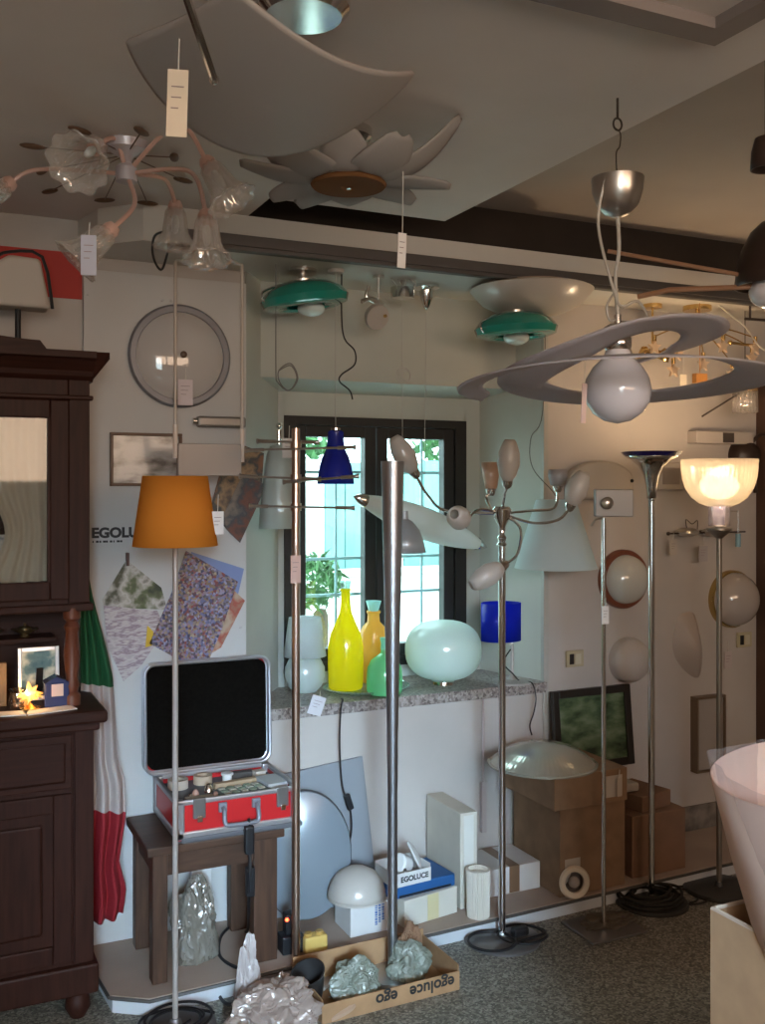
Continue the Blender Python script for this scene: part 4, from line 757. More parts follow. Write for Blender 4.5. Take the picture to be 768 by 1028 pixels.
m = MB(); a = W(748, 320, 3.2); b = W(775, 322, 3.2); m.tube([a, b], .006, sub=1); m.cyl((W(753, 320, 3.2).x, 3.2, a.z), (W(753, 320, 3.2).x, 3.2, SZ), .005); o = m.build('dark_rail_spot', mat('dark_bar', (.08, .06, .05), .4, .6), org=(a.x, 3.2, SZ)); tag(o, 'small dark rail under the soffit at the right edge', 'rail')
cable('grey_flex', 'grey flex curling below the soffit right of the spiral ring', [Vector((W(722, 318, 3.25).x, 3.25, SZ)), W(735, 318, 3.25), W(748, 328, 3.25), W(760, 345, 3.2), W(768, 352, 3.2)], .004, mat('pale_flex', (.5, .45, .38), .5))
# crystal cube pendant
c = W(748, 403, 3.3); t = thing('ribbed_glass_cylinder_pendant', 'ribbed clear glass cylinder pendant with gilt cap above the lit lamp', 'pendant lamp', (c.x, 3.3, SZ))
m = MB(); m.lathe([(.05, .045), (.052, -.05)], c, n=72, rib=.04, ribn=18); m.build('glass_cylinder', CRYST, t, solid=.004)
m = MB(); m.cyl(c + Vector((0, 0, .045)), c + Vector((0, 0, .055)), .054, n=32); m.cyl(c + Vector((0, 0, .055)), c + Vector((0, 0, .09)), .018); m.build('gilt_cap', mat('gilt_bright', (.85, .62, .30), .2, 1), t)
m = MB(); m.cyl(c + Vector((0, 0, .09)), Vector((c.x, 3.3, SZ)), .002); m.tube([c + Vector((0, 0, .052)), W(705, 418, 3.3)], .004, sub=1); m.build('rod', mat('dark_bar', (.08, .06, .05), .4, .6), t)
t, c = wl('dark_round_wall_lamp', 'dark round metal wall lamp beside the door, partly behind the lit bowl', 'wall lamp', 744, 458)
m = MB(); m.lathe([(.08, .0), (.078, .03), (.06, .06), (.02, .08), (0, .082)], c, OUT, n=36); m.build('dark_dish', mat('dark_brown_metal', (.035, .02, .015), .35), t)
m = MB(); m.tube([(c.x + .01, YB - .02, c.z + .02), (c.x + .05, YB - .05, c.z + .09), (c.x + .10, YB - .05, c.z + .10)], .008); m.build('arm', mat('dark_brown_metal', (.035, .02, .015), .35), t); m = MB(); m.tube([(c.x + .05, YB - .02, c.z - .05), (c.x + .06, YB - .03, c.z - .17)], .010); m.build('hanging_bracket', mat('dark_brown_metal', (.035, .02, .015), .35), t)

# ================================================================ FLOOR LAMPS
def disc_base(c, r, h=.012, m_=NICKEL, t=None):
    m = MB(); m.lathe([(0, 0), (r, 0), (r, h * .6), (r - .006, h), (.02, h + .003), (.014, h + .02), (0, h + .02)], c, n=48); return m.build('base', m_, t)
# orange shade lamp
b = Vector((W(176, 500, 2.93).x, 2.93, 0)); zt, zb_ = DP(176, 478, dep(b)).z, DP(176, 548, dep(b)).z
t = thing('orange_shade_floor_lamp', 'slim floor lamp with tapered orange fabric shade', 'floor lamp', b)
disc_base(b, .12, .012, mat('grey_base', (.22, .2, .2), .4, .5), t)
m = MB(); m.cyl((b.x, b.y, .015), (b.x, b.y, zb_ + .08), .0085, n=14); m.build('pole', mat('beige_pole', (.42, .37, .33), .4, .3), t)
OR = shade_mat('orange_fabric', (.84, .31, .045), .35, .7, .0)
m = MB(); m.lathe([(.094, zt), (.123, zb_)], (b.x, b.y, 0), n=56); m.build('shade', OR, t, solid=.003)
m = MB()
for a in (0, 2.1, 4.2): m.tube([(b.x, b.y, zt - .02), (b.x + .094 * math.cos(a), b.y + .094 * math.sin(a), zt - .003)], .002, sub=1, n=6)
m.cyl((b.x, b.y, zb_ + .08), (b.x, b.y, zt - .015), .014); m.build('shade_carrier', CHROME, t)
ptag('price_tag', 'white price tag on the right side of the orange shade', Vector((b.x + .113, b.y - .055, DP(211, 513, 3).z)), .036, .068, string=.05)
def coil(name, label, c, r, n, m_=BLACK, th=.0045, seed=1, wob=.3, z0=.006, tail=None, cat='cord', zup=.004):
    rnd = random.Random(seed); pts = []
    for k in range(n * 8):
        a = k * PI / 4; rr = r * (1 + wob * math.sin(a * .63 + seed) + .12 * rnd.uniform(-1, 1)); pts.append((c[0] + rr * math.cos(a), c[1] + .8 * rr * math.sin(a), z0 + th + (k // 8) * zup + .003 * rnd.random()))
    if tail: pts += tail
    m = MB(); m.tube(pts, th, n=6, sub=4); o = m.build(name, m_, org=(c[0], c[1], z0)); tag(o, label, cat); return o
coil('coiled_black_cord', 'black cord coiled on the base of the orange shade lamp', (b.x, b.y, 0), .085, 4, seed=2, z0=.014)
# copper tinted lamp with rods
b = F(297, 985); zt = DP(297, 430, dep(b)).z
t = thing('rod_arm_floor_lamp', 'copper tinted steel floor lamp with three tiers of thin crossing rods', 'floor lamp', b)
disc_base(b, .12, .014, mat('pale_wrapped_base', (.45, .38, .34), .5, .3), t)
m = MB(); m.cyl((b.x, b.y, .02), (b.x, b.y, zt), .0135, n=24); m.sph((b.x, b.y, .04), .022, 14); m.build('pole', COPPER, t)
RODM = mat('rod_metal', (.36, .31, .27), .3, .9)
for py, A_, B_ in ((445, (258, 443), (320, 444)), (449, (246, 452), (357, 449)), (478, (240, 478), (322, 481)), (481, (284, 484), (360, 478)), (509, (250, 508), (356, 510))):
    a = DP(A_[0], A_[1], dep(b) - .05); q = DP(B_[0], B_[1], dep(b) + .02); m = MB(); m.tube([a, q], .0035, sub=1)
    for e, s in ((a, 1), (q, -1)):
        v = (q - a).normalized() * s; m.tube([e, e + v * .06], .0058, sub=1); m.cyl(e, e + v * .012, .009, .006)
    m.build('rod_arm', RODM, t)
m = MB()
for py in (447, 480, 509): z = DP(297, py, dep(b)).z; m.cyl((b.x, b.y, z - .012), (b.x, b.y, z + .012), .018)
m.build('collar', COPPER, t)
ptag('price_tag', 'pinkish paper tag tied to the copper tinted pole', Vector((b.x - .008, b.y - .02, DP(294, 557, dep(b)).z)), .034, .09, mat('pink_tag', (.66, .45, .38), .8), string=.03)
# tapered silver lamp
b = F(394, 974, .02); b.z = .0; zt = DP(392, 463, dep(b)).z
t = thing('tapered_column_floor_lamp', 'silver column floor lamp widening towards its top', 'floor lamp', b)
disc_base(b + Vector((0, 0, .0)), .10, .016, STEEL, t)
m = MB(); m.lathe([(.012, .018), (.0165, .02), (.0165, .6), (.022, 1.0), (.038, zt), (.035, zt), (.03, zt - .05), (0, zt - .06)], (b.x, b.y, 0), n=36); m.build('tapered_column', STEEL, t)
# six-arm chrome lamp
b = F(504, 943); d0 = dep(b)
t = thing('multi_arm_floor_lamp', 'chrome floor lamp with curved arms and tulip glass shades', 'floor lamp', b)
disc_base(b, .135, .012, mat('grey_lamp_base', (.20, .19, .19), .35, .6), t)
zh = DP(502, 520, d0).z
m = MB(); m.cyl((b.x, b.y, .015), (b.x, b.y, zh - .10), .0125, n=20); m.lathe([(.0125, -.10), (.02, -.095), (.012, -.085), (.018, -.07), (.011, -.06), (.011, -.03), (.028, .0), (.034, .03), (.026, .04), (0, .045)], (b.x, b.y, zh), n=28); m.build('pole', CHROME, t)
hb = Vector((b.x, b.y, zh + .035))
def viewvec(r_, u_, tw): return Vector((CA * r_ - SA * tw, -SA * r_ - CA * tw, u_))   # right, up, towards camera
armz = [((449, 513), (430, 498), (418, 478), .00, (-.5, .85, .1), 1.25, 0), ((480, 512), (462, 530), (466, 524), .16, (-.35, .25, .9), .9, 0), ((497, 517), (488, 500), (493, 496), -.13, (0, 1, -.1), 1.0, 1), ((506, 500), (508, 492), (509, 488), .10, (.05, 1, .1), 1.25, 0), ((530, 513), (556, 510), (560, 492), -.12, (0, 1, 0), .7, 2), ((535, 525), (560, 522), (571, 511), .02, (.35, .9, .1), 1.1, 0), ((522, 530), (520, 555), (508, 566), .05, (-.85, -.5, .2), 1.15, 0)]
for (p1, p2, p3, tw, dr, sc, kind) in armz:
    dd = d0 - tw; e = DP(*p3, dd); m = MB(); m.tube([hb + Vector((0, 0, -.02)), DP(*p1, d0 - tw * .4), DP(*p2, d0 - tw * .85), e], .005, n=8, sub=8); ar = m.build('arm', CHROME, t)
    ax = viewvec(*dr).normalized(); m = MB(); m.lathe([(0, -.008), (.010, -.008), (.016, .0), (.02, .018), (.014, .022), (0, .022)], e, ax, n=20); m.build('cup', CHROME, ar)
    m = MB()
    if kind == 0: m.lathe([(.012, .012), (.028, .03), (.038, .06), (.036, .09), (.024, .118), (.016, .128)], e, ax, n=36, sc=(1, 1, sc))
    elif kind == 1: m.lathe([(.014, .012), (.022, .03), (.029, .07), (.034, .115)], e, ax, n=32)
    else: m.lathe([(.012, .012), (.026, .02), (.034, .05), (.032, .075)], e, ax, n=32)
    m.build('tulip_shade', {0: OPALW, 1: shade_mat('peach_glass', (.78, .55, .40), .4, .3), 2: shade_mat('grey_tulip', (.50, .45, .44), .4, .3)}[kind], ar, solid=.003)
    m = MB(); m.sph(e + ax * .045, (.012, .012, .012), 12); m.build('bulb', WHITEPL, ar)
pts = []
for k in range(40):
    a = k * .62; s = 1 if (k // 10) % 2 == 0 else -1; pts.append((b.x + (-.07 if k < 20 else .055) + .085 * math.cos(a), b.y - .05 + .085 * math.sin(a), .022 + .0015 * (k % 10)))
m = MB(); m.tube([(b.x, b.y - .02, .03)] + pts, .0052, n=6, sub=4); o = m.build('looped_black_cord', BLACK, org=(b.x, b.y, .015)); tag(o, 'black cord in loops on the base of the curved-arm chrome lamp', 'cord')
m = MB(); m.box(b.x + .02, b.x + .08, b.y - .055, b.y - .02, .02, .05, .008); o = m.build('foot_switch', BLACK, org=(b.x + .05, b.y, .014)); tag(o, 'black foot switch on the base of the curved-arm chrome lamp', 'switch')
# thin pole lamp with square glass head
b = F(606, 932); d0 = dep(b); zt = DP(605, 520, d0).z
t = thing('square_glass_floor_lamp', 'thin chrome floor lamp with rectangular frosted glass head', 'floor lamp', b)
m = MB(); m.box(b.x - .12, b.x + .12, b.y - .10, b.y + .10, 0, .010, .003); m.build('base', mat('grey_lamp_base', (.20, .19, .19), .35, .6), t)
m = MB(); m.cyl((b.x, b.y, .01), (b.x, b.y, zt), .008, n=16); m.build('pole', CHROME, t)
c = DP(616, 505, d0); Mh = Matrix.Translation(c) @ Matrix.Rotation(-YAW, 4, 'Z')
m = MB(); m.box(-.07, .07, -.015, .015, -.05, .05, .004, Mh); m.build('glass_plate', shade_mat('dull_frosted', (.34, .32, .30), .45, .3), t)
m = MB(); cc_ = DP(609, 505, d0 - .02); m.lathe([(0, 0), (.02, 0), (.022, .012), (.01, .02), (0, .02)], cc_, (-SA, -CA, 0), n=24); m.tube([(b.x, b.y, zt), (b.x + .004, b.y, zt + .03), cc_], .006, sub=3); m.tube([(b.x, b.y, zt), DP(598, 522, d0), DP(594, 528, d0)], .005, sub=2); m.build('centre_knob', NICKEL, t)
ptag('price_tag', 'white tag on the thin chrome pole below the wooden ringed wall lamp', Vector((b.x - .004, b.y - .015, DP(605, 608, d0).z)), .03, .065, string=.03)
# torchiere
b = F(654, 906); d0 = dep(b); zt = DP(643, 455, d0).z; tx = DP(645, 455, d0)
t = thing('blue_rim_torchiere', 'chrome torchiere floor lamp with flared top and dark blue rim', 'floor lamp', b)
disc_base(b, .14, .014, mat('dark_base', (.03, .028, .025), .4), t)
m = MB(); m.cyl((b.x, b.y, .015), (b.x, b.y, zt - .17), .0125, n=20); m.sph((b.x, b.y, zt - .175), .016, 12); m.build('pole', CHROME, t)
m = MB(); m.lathe([(.016, -.175), (.020, -.13), (.028, -.085), (.046, -.05), (.075, -.025), (.10, -.012)], (b.x, b.y, zt), n=56); m.build('flared_cup', CHROME, t, solid=.003)
m = MB(); m.lathe([(.075, -.022), (.105, -.008), (.116, .004), (.112, .006), (.09, -.004), (.05, -.01), (0, -.012)], (b.x, b.y, zt), n=56); m.build('glass_rim', mat('navy_glass', (.015, .012, .10), .12, coat=.5), t)
coil('coiled_dark_cord', 'dark cord and wrapping heaped on the torchiere base', (b.x, b.y, 0), .10, 6, mat('dark_cord', (.02, .018, .015), .6), .006, 5, .35, .016)
# lit lamp
b = Vector((W(722, 800, 3.02).x, 3.02, 0)); d0 = dep(b); zr = DP(720, 461, d0).z
t = thing('lit_glass_bowl_floor_lamp', 'switched-on floor lamp with bright ribbed glass bowl', 'floor lamp', b)
disc_base(b, .14, .014, mat('dark_base', (.03, .028, .025), .4), t)
zbm = DP(720, 508, d0).z; H = zr - zbm
m = MB(); m.cyl((b.x, b.y, .015), (b.x, b.y, zbm - .08), .011, n=18); m.lathe([(.011, -.13), (.05, -.095), (.05, -.088), (0, -.085)], (b.x, b.y, zbm)); m.build('pole', mat('dull_nickel', (.30, .26, .22), .35, .8), t)
m = MB(); m.lathe([(.045, 0), (.075, .012), (.105, .035), (.128, .07), (.14, .11), (.145, .15), (.146, H)], (b.x, b.y, zbm), n=144, rib=.006, ribn=48)
m.build('glass_bowl', clear_mat('ribbed_glass', (.97, .93, .86), .34, .08, .6), t, solid=.003)
m = MB(); m.lathe([(.04, -.08), (.042, 0), (.05, .004)], (b.x, b.y, zbm), n=40); m.build('glass_holder', clear_mat('holder_glass', (.92, .90, .95), .7, .05, .2), t, solid=.003)
m = MB(); m.lathe([(0, -.075), (.022, -.075), (.024, .0), (.018, .03), (0, .03)], (b.x, b.y, zbm)); m.build('socket', mat('lilac_socket', (.62, .58, .75), .4), t)
m = MB(); m.sph((b.x, b.y, zbm + .08), (.075, .075, .055), 24); m.build('bulb', mat('lit_bulb', (1, .9, .7), .5, emis=(1, .80, .52), es=10), t)
l = bpy.data.lights.new('bowl_light', 'POINT'); l.energy = 8; l.color = (1, .70, .42); l.shadow_soft_size = .05; o = bpy.data.objects.new('bowl_light', l); COL.objects.link(o); o.parent = t; o.location = (0, 0, zbm + .16)
coil('coiled_grey_cord', 'cord lying in loops beside the lit lamp base', (b.x - .18, b.y + .0, 0), .09, 2, mat('dark_cord', (.02, .018, .015), .6), .004, 7, .3, .0)
# ================================================================ WINDOW SHELF (top z = .80)
TS = .80
b = F(306, 694, TS)
t = thing('ceramic_table_lamp', 'white table lamp with round glass body at the left end of the shelf', 'table lamp', b)
m = MB(); m.lathe([(0, 0), (.045, 0), (.066, .022), (.080, .062), (.078, .095), (.062, .128), (.045, .14), (0, .145)], b, n=44); m.build('glass_body', shade_mat('celadon_opal', (.66, .74, .72), .35), t)
m = MB(); m.cyl(b + Vector((0, 0, .14)), b + Vector((0, 0, .20)), .014); m.build('neck', CHROME, t)
m = MB(); m.lathe([(.062, .29), (.083, .140)], b, n=48); m.build('shade', shade_mat('celadon_shade', (.72, .78, .78), .45, .5, .01), t, solid=.003)
c = F(368, 693, TS); tr = thing('clear_glass_tray', 'shallow round glass tray holding three coloured bottles on the shelf', 'tray', (c.x, c.y, TS))
m = MB(); m.lathe([(0, .002), (.14, .002), (.165, .010), (.178, .018), (.174, .021), (.14, .006), (0, .006)], (c.x, c.y, TS), n=64, sc=(1, .82, 1)); m.build('dish', clear_mat('greenish_glass', (.75, .92, .85), .55, .05, .25), tr)
TZ = TS + .0065
def bottle(name, label, px, pyb, prof, m_, stop=None, cat='bottle', Y=None):
    b = F(px, pyb, TZ)
    t = thing(name, label, cat, b); m = MB(); m.lathe(prof, b, n=48); m.build('glass_body', m_, t, solid=.0)
    if stop:
        m = MB(); m.lathe(stop[0], b, n=36); m.build('stopper', stop[1], t)
    return t
YEL = shade_mat('yellow_glass', (1.0, .86, .02), .72, .15, .05)
bottle('yellow_bottle', 'tall vivid yellow frosted glass bottle on the glass tray', 347, 691, [(0, 0), (.062, 0), (.068, .008), (.070, .10), (.070, .165), (.060, .215), (.040, .26), (.024, .30), (.019, .33), (.018, .385), (.022, .39), (.018, .395), (0, .39)], YEL, ([(0, .39), (.017, .392), (.02, .41), (.022, .425), (0, .425)], clear_mat('pale_green_glass', (.7, .95, .9), .6, .05, .3)))
bottle('amber_vase', 'pale orange frosted bottle with flared bluish stopper, behind on the tray', 375, 684, [(0, 0), (.05, 0), (.056, .01), (.058, .15), (.056, .20), (.045, .225), (.026, .245), (.024, .275), (.030, .285), (.028, .29), (0, .288)], shade_mat('apricot_glass', (.95, .62, .16), .65, .2, .05), ([(0, .288), (.020, .288), (.026, .31), (.032, .33), (0, .326)], shade_mat('ice_blue_glass', (.55, .85, .85), .6, .1, .1)), 'bottle')
bottle('green_vase', 'squat mint green glass flask at the right of the tray', 386, 696, [(0, 0), (.06, 0), (.068, .01), (.070, .06), (.066, .10), (.052, .128), (.03, .145), (.016, .155), (.013, .17), (0, .17)], shade_mat('mint_glass', (.35, .85, .50), .6, .1, .08), ([(0, .17), (.016, .17), (.014, .195), (.018, .215), (0, .217)], shade_mat('aqua_glass', (.45, .90, .75), .6, .1, .1)), 'bottle')
b = F(445, 686, TS)
t = thing('oval_glass_table_lamp', 'large white flattened globe table lamp on the shelf', 'table lamp', b)
m = MB(); m.lathe([(0, 0), (.05, 0), (.048, .012), (.03, .016), (.028, .024), (0, .024)], b); m.build('base', CHROME, t)
m = MB(); pr = [(.157 * abs(math.cos(a)) ** .72, .137 + .120 * math.copysign(abs(math.sin(a)) ** .9, a)) for a in [-PI / 2 + k * PI / 24 for k in range(25)]]; pr[0] = (0, pr[0][1]); pr[-1] = (0, pr[-1][1]); m.lathe(pr, b, n=64); m.build('glass_globe', shade_mat('mint_opal', (.80, .92, .88), .4, .15, .07), t)
b = F(514, 685, TS); b.x = min(b.x, 2.24); b.y -= .0
t = thing('blue_shade_table_lamp', 'small table lamp with square cobalt shade at the right of the shelf', 'table lamp', b)
m = MB(); m.lathe([(0, 0), (.082, 0), (.082, .008), (.02, .014), (.008, .03), (.008, .16), (0, .16)], b, n=44); m.build('stand', mat('grey_stand', (.42, .40, .38), .4, .3), t)
c = DP(503, 624, dep(b)); m = MB(); Mh = Matrix.Translation(c) @ Matrix.Rotation(-YAW, 4, 'Z'); m.lathe([(.085, .077), (.085, -.077)], c, n=48, sc=(1, .8, 1)); m.build('shade', shade_mat('cobalt_shade', (.01, .035, .62), .6, .3, .03), t, solid=.003)
m = MB(); m.tube([b + Vector((0, 0, .155)), c + Vector((0, 0, -.03))], .008, sub=1); m.sph(c, .02, 12); m.build('lamp_holder', WHITEPL, t)
cable('shelf_lamp_cord', 'black cord trailing from the cobalt shaded lamp over the shelf edge', [b + Vector((-.02, -.02, .14)), b + Vector((-.06, -.03, .09)), b + Vector((-.04, -.07, .05)), Vector((W(528, 688, 3.42).x, 3.46, .806)), Vector((W(536, 690, 3.40).x, 3.415, .806)), W(538, 700, 3.39), W(536, 715, 3.39), W(532, 728, 3.40), W(534, 738, 3.40)], .0028)
c = F(328, 702, TS); cable('tray_lamp_cord', 'black cord with inline switch hanging down the wall left of the tapered column', [Vector((W(343, 703, 3.46).x, 3.46, .806)), W(344, 703, 3.40), W(342, 715, 3.395), W(341, 750, 3.395), W(344, 790, 3.39), W(352, 815, 3.38), W(352, 840, 3.38), W(342, 868, 3.38), W(330, 880, 3.38), Vector((W(312, 897, 3.38).x, 3.38, .075))], .0034)
m = MB(); c = W(350, 805, 3.375); m.box(-.012, .012, -.010, .010, -.03, .03, .005, Matrix.Translation(c) @ Matrix.Rotation(-.3, 4, 'Y')); o = m.build('inline_switch', BLACK, org=c); tag(o, 'black inline switch on the cord hanging left of the tapered column', 'switch')
ptag('price_tag', 'white price tag tilted at the shelf edge below the white table lamp', W(321, 699, 3.40), .055, .07, mat('pale_tag', (.62, .60, .62), .8), rot=.35, string=.02)

# ================================================================ STOOL AND CASE
sx0, sx1, sy0, sy1, sz = .668, 1.075, 3.09, 3.40, .49; PZ = .0605
t = thing('wooden_bench', 'dark brown wooden bench under the red case', 'bench', ((sx0 + sx1) / 2, 3.25, PZ))
BW = mat('bench_wood', (.085, .042, .025), .45, var=.4, scale=5, stretch=(1.5, 12, 12)); BWV = mat('bench_wood_upright', (.085, .042, .025), .45, var=.4, scale=5, stretch=(12, 12, 1.2))
m = MB(); m.box(sx0 - .02, sx1 + .02, sy0 - .015, sy1 + .01, sz - .028, sz, .005); m.build('seat', BW, t)
m = MB(); m.box(sx0 + .045, sx1 - .075, sy0 + .012, sy0 + .03, sz - .10, sz - .028); m.box(sx0 + .045, sx1 - .075, sy1 - .03, sy1 - .012, sz - .10, sz - .028); m.box(sx0 + .01, sx0 + .03, sy0 + .04, sy1 - .04, sz - .10, sz - .028); m.box(sx1 - .03, sx1 - .01, sy0 + .04, sy1 - .04, sz - .10, sz - .028); m.build('apron', BW, t)
for x, w in ((sx0, .048), (sx1 - .08, .08)):
    for y in (sy0, sy1 - .05): m = MB(); m.box(x, x + w, y, y + .05, PZ, sz - .028, .004); m.build('leg', BWV, t)
cx0, cx1, cy0, cy1, cz0, cz1 = .735, 1.145, 3.07, 3.395, sz + .0005, sz + .135
t = thing('red_aluminium_case', 'open red and aluminium case with black foam lid on the bench', 'case', ((cx0 + cx1) / 2, 3.24, cz0))
RED = mat('red_panel', (.50, .018, .02), .35); ALU = mat('aluminium_edge', (.50, .50, .52), .38, .85)
m = MB(); q = .006
for bx in ((cx0 + q, cx1 - q, cy0 + q, cy0 + 2 * q), (cx0 + q, cx1 - q, cy1 - 2 * q, cy1 - q), (cx0 + q, cx0 + 2 * q, cy0 + q, cy1 - q), (cx1 - 2 * q, cx1 - q, cy0 + q, cy1 - q)): m.box(bx[0], bx[1], bx[2], bx[3], cz0 + .01, cz1 - .01)
m.build('red_walls', RED, t)
m = MB()
for x in (cx0, cx1 - .03):
    for y in (cy0, cy1 - .03): m.box(x, x + .03, y, y + .03, cz0 + .012, cz1, .006)
m.box(cx0, cx1, cy0, cy0 + .018, cz0 + .012, cz0 + .036, .005); m.box(cx0, cx1, cy1 - .018, cy1, cz0 + .012, cz0 + .036, .005); m.box(cx0, cx0 + .018, cy0, cy1, cz0 + .012, cz0 + .036, .005); m.box(cx1 - .018, cx1, cy0, cy1, cz0 + .012, cz0 + .036, .005)
for bx in ((cx0, cx1, cy0, cy0 + .014), (cx0, cx1, cy1 - .014, cy1), (cx0, cx0 + .014, cy0, cy1), (cx1 - .014, cx1, cy0, cy1)): m.box(bx[0], bx[1], bx[2], bx[3], cz1 - .016, cz1, .004)
m.build('aluminium_edging', ALU, t)
m = MB(); m.box(cx0 + .01, cx1 - .01, cy0 + .01, cy1 - .01, cz0, cz0 + .016, .003); m.box(cx0 + .02, cx1 + .01, cy0 - .004, cy0 + .01, cz0 + .001, cz0 + .02, .006)
m.box(cx0 + .013, cx1 - .013, cy0 + .013, cy1 - .013, cz0 + .016, cz1 - .03); m.build('grey_base', mat('dark_grey_base', (.10, .10, .11), .5), t)
for x in (cx0 + .075, cx1 - .06):
    m = MB(); m.box(x - .02, x + .02, cy0 - .006, cy0 + .004, cz1 - .06, cz1 + .004, .003); lt = m.build('latch', mat('dull_latch', (.20, .19, .18), .4, .7), t)
    m = MB(); m.box(x - .009, x + .009, cy0 - .012, cy0 - .004, cz1 - .07, cz1 - .05, .003); m.build('latch_tongue', CHROME, lt)
hx = (cx0 + cx1) / 2 + .0
m = MB(); m.tube([(hx - .055, cy0 - .002, cz1 - .035), (hx - .055, cy0 - .022, cz1 - .045), (hx - .055, cy0 - .030, cz1 - .075), (hx - .04, cy0 - .033, cz1 - .085), (hx + .04, cy0 - .033, cz1 - .085), (hx + .055, cy0 - .030, cz1 - .075), (hx + .055, cy0 - .022, cz1 - .045), (hx + .055, cy0 - .002, cz1 - .035)], .0075, n=10, sub=4)
for s in (-1, 1): m.box(hx + s * .055 - .014, hx + s * .055 + .014, cy0 - .008, cy0 + .003, cz1 - .05, cz1 - .02, .003)
m.build('handle', mat('grey_handle', (.22, .22, .25), .4, .3), t)
# lid
ly, lz0, lz1 = 3.403, cz1 + .002, 1.0
def rrect(x0, x1, z0, z1, r, n=6):
    o = []
    for cxx, czz, a0 in ((x1 - r, z1 - r, 0), (x0 + r, z1 - r, PI / 2), (x0 + r, z0 + r, PI), (x1 - r, z0 + r, 1.5 * PI)):
        for k in range(n + 1): a = a0 + k * PI / 2 / n; o.append((cxx + r * math.cos(a), czz + r * math.sin(a)))
    return o
Ml = Matrix.Translation((0, ly, lz0)) @ Matrix.Rotation(-.035, 4, 'X')
def LP(x, y, z): return Ml @ Vector((x, y, z - lz0))
m = MB(); lx0, lx1 = .705, 1.145
m.tube([LP(x, -.035, z) for x, z in rrect(lx0, lx1, lz0 + .006, lz1, .035)], .006, n=8, sub=1, closed=True)
m.tube([LP(x, .002, z) for x, z in rrect(lx0, lx1, lz0 + .006, lz1, .035)], .005, n=8, sub=1, closed=True)
t2 = bmesh.new(); rr = rrect(lx0, lx1, lz0 + .006, lz1, .035); va = [t2.verts.new(LP(x, -.035, z)) for x, z in rr]; vb = [t2.verts.new(LP(x, .002, z)) for x, z in rr]
for k in range(len(rr)): j = (k + 1) % len(rr); t2.faces.new((va[k], va[j], vb[j], vb[k]))
m._merge(t2, None, True)
lid = m.build('lid_frame', ALU, t)
m = MB(); m.poly([LP(x, .0, z) for x, z in rrect(lx0 + .004, lx1 - .004, lz0 + .01, lz1 - .004, .033)], (0, .003, 0)); m.build('lid_back', RED, lid)
m = MB(); m.poly([LP(x, -.024, z) for x, z in rrect(lx0 + .01, lx1 - .01, lz0 + .016, lz1 - .01, .03)], (0, .022, 0)); m.build('foam_lining', mat('black_foam', (.007, .006, .005), 1.0, var=.5, scale=90, bump=.4, spec=.05), lid)
# contents of the case (things lying inside)
CB = cz1 - .0295
def inb(fx, fy): return (cx0 + (cx1 - cx0) * fx, cy0 + (cy1 - cy0) * fy)
def cbox(name, label, cat, fx, fy, w, d, h, m_, rot=0, group=None, z=0):
    x, y = inb(fx, fy); m = MB(); m.box(-w / 2, w / 2, -d / 2, d / 2, 0, h, .0015, Matrix.Translation((x, y, CB + z)) @ Matrix.Rotation(rot, 4, 'Z')); o = m.build(name, m_, org=(x, y, CB + z)); tag(o, label, cat, group); return o
def ctape(label, fx, fy, r, h, m_):
    x, y = inb(fx, fy); m = MB(); m.lathe([(r * .6, 0), (r, 0), (r, h), (r * .6, h), (r * .6, 0)], (x, y, CB), n=32); o = m.build('tape_roll', m_, org=(x, y, CB)); tag(o, label, 'tape')
ctape('white tape roll at the left rear corner of the red case', .16, .74, .034, .03, mat('ivory_tape', (.55, .48, .40), .6))
ctape('beige tape roll at the rear of the red case, right of the white one', .38, .80, .032, .028, mat('beige_tape', (.48, .36, .26), .6))
m = MB(); x, y = inb(.56, .68); m.lathe([(0, 0), (.016, 0), (.016, .03), (.021, .03), (.021, .036), (0, .036)], (x, y, CB)); o = m.build('plastic_cap', WHITEPL, org=(x, y, CB)); tag(o, 'small white plastic cap standing in the middle of the red case', 'cap')  # a small white plastic cap with a wider rim
cbox('keypad_board', 'grey electronic keypad board lying in the front of the red case', 'circuit board', .60, .30, .17, .09, .012, mat('keypad_grey', (.12, .13, .12), .5), .12)
x, y = inb(.60, .30)
for i in range(5):
    for j in range(3):
        m = MB(); X = Matrix.Translation((x, y, CB + .0122)) @ Matrix.Rotation(.12, 4, 'Z'); m.box(-.073 + .03 * i, -.053 + .03 * i, -.033 + .026 * j, -.015 + .026 * j, 0, .006, .001, X); o = m.build('key_module', mat('key_green', (.25, .30, .22), .5) if (i + j) % 2 else mat('key_cream', (.45, .42, .34), .5), org=X @ Vector((-.063 + .03 * i, -.024 + .026 * j, 0))); tag(o, 'tiny square switch module in rows on the keypad board in the red case', 'switch module', 'switch modules on the keypad board')
cbox('wooden_strip', 'pale wooden strip behind the keypad board in the red case', 'strip', .66, .56, .20, .022, .02, mat('pale_wood', (.42, .30, .19), .6), .10)
cbox('white_module_box', 'white plastic module at the right front of the red case', 'module', .88, .42, .075, .11, .022, mat('grey_white', (.46, .46, .46), .5), .1)
cbox('beige_module_box', 'beige plastic plate at the left front corner of the red case', 'module', .22, .14, .09, .05, .02, mat('beige_plate', (.40, .33, .25), .6), -.05)
cbox('component_strip', 'dark component strip along the rear right of the red case', 'component', .72, .84, .09, .03, .02, mat('dark_comp', (.07, .06, .055), .5), .0)
cbox('ivory_module', 'ivory module at the rear right corner of the red case', 'module', .86, .78, .04, .03, .022, mat('ivory_tape', (.55, .48, .40), .6), .2)
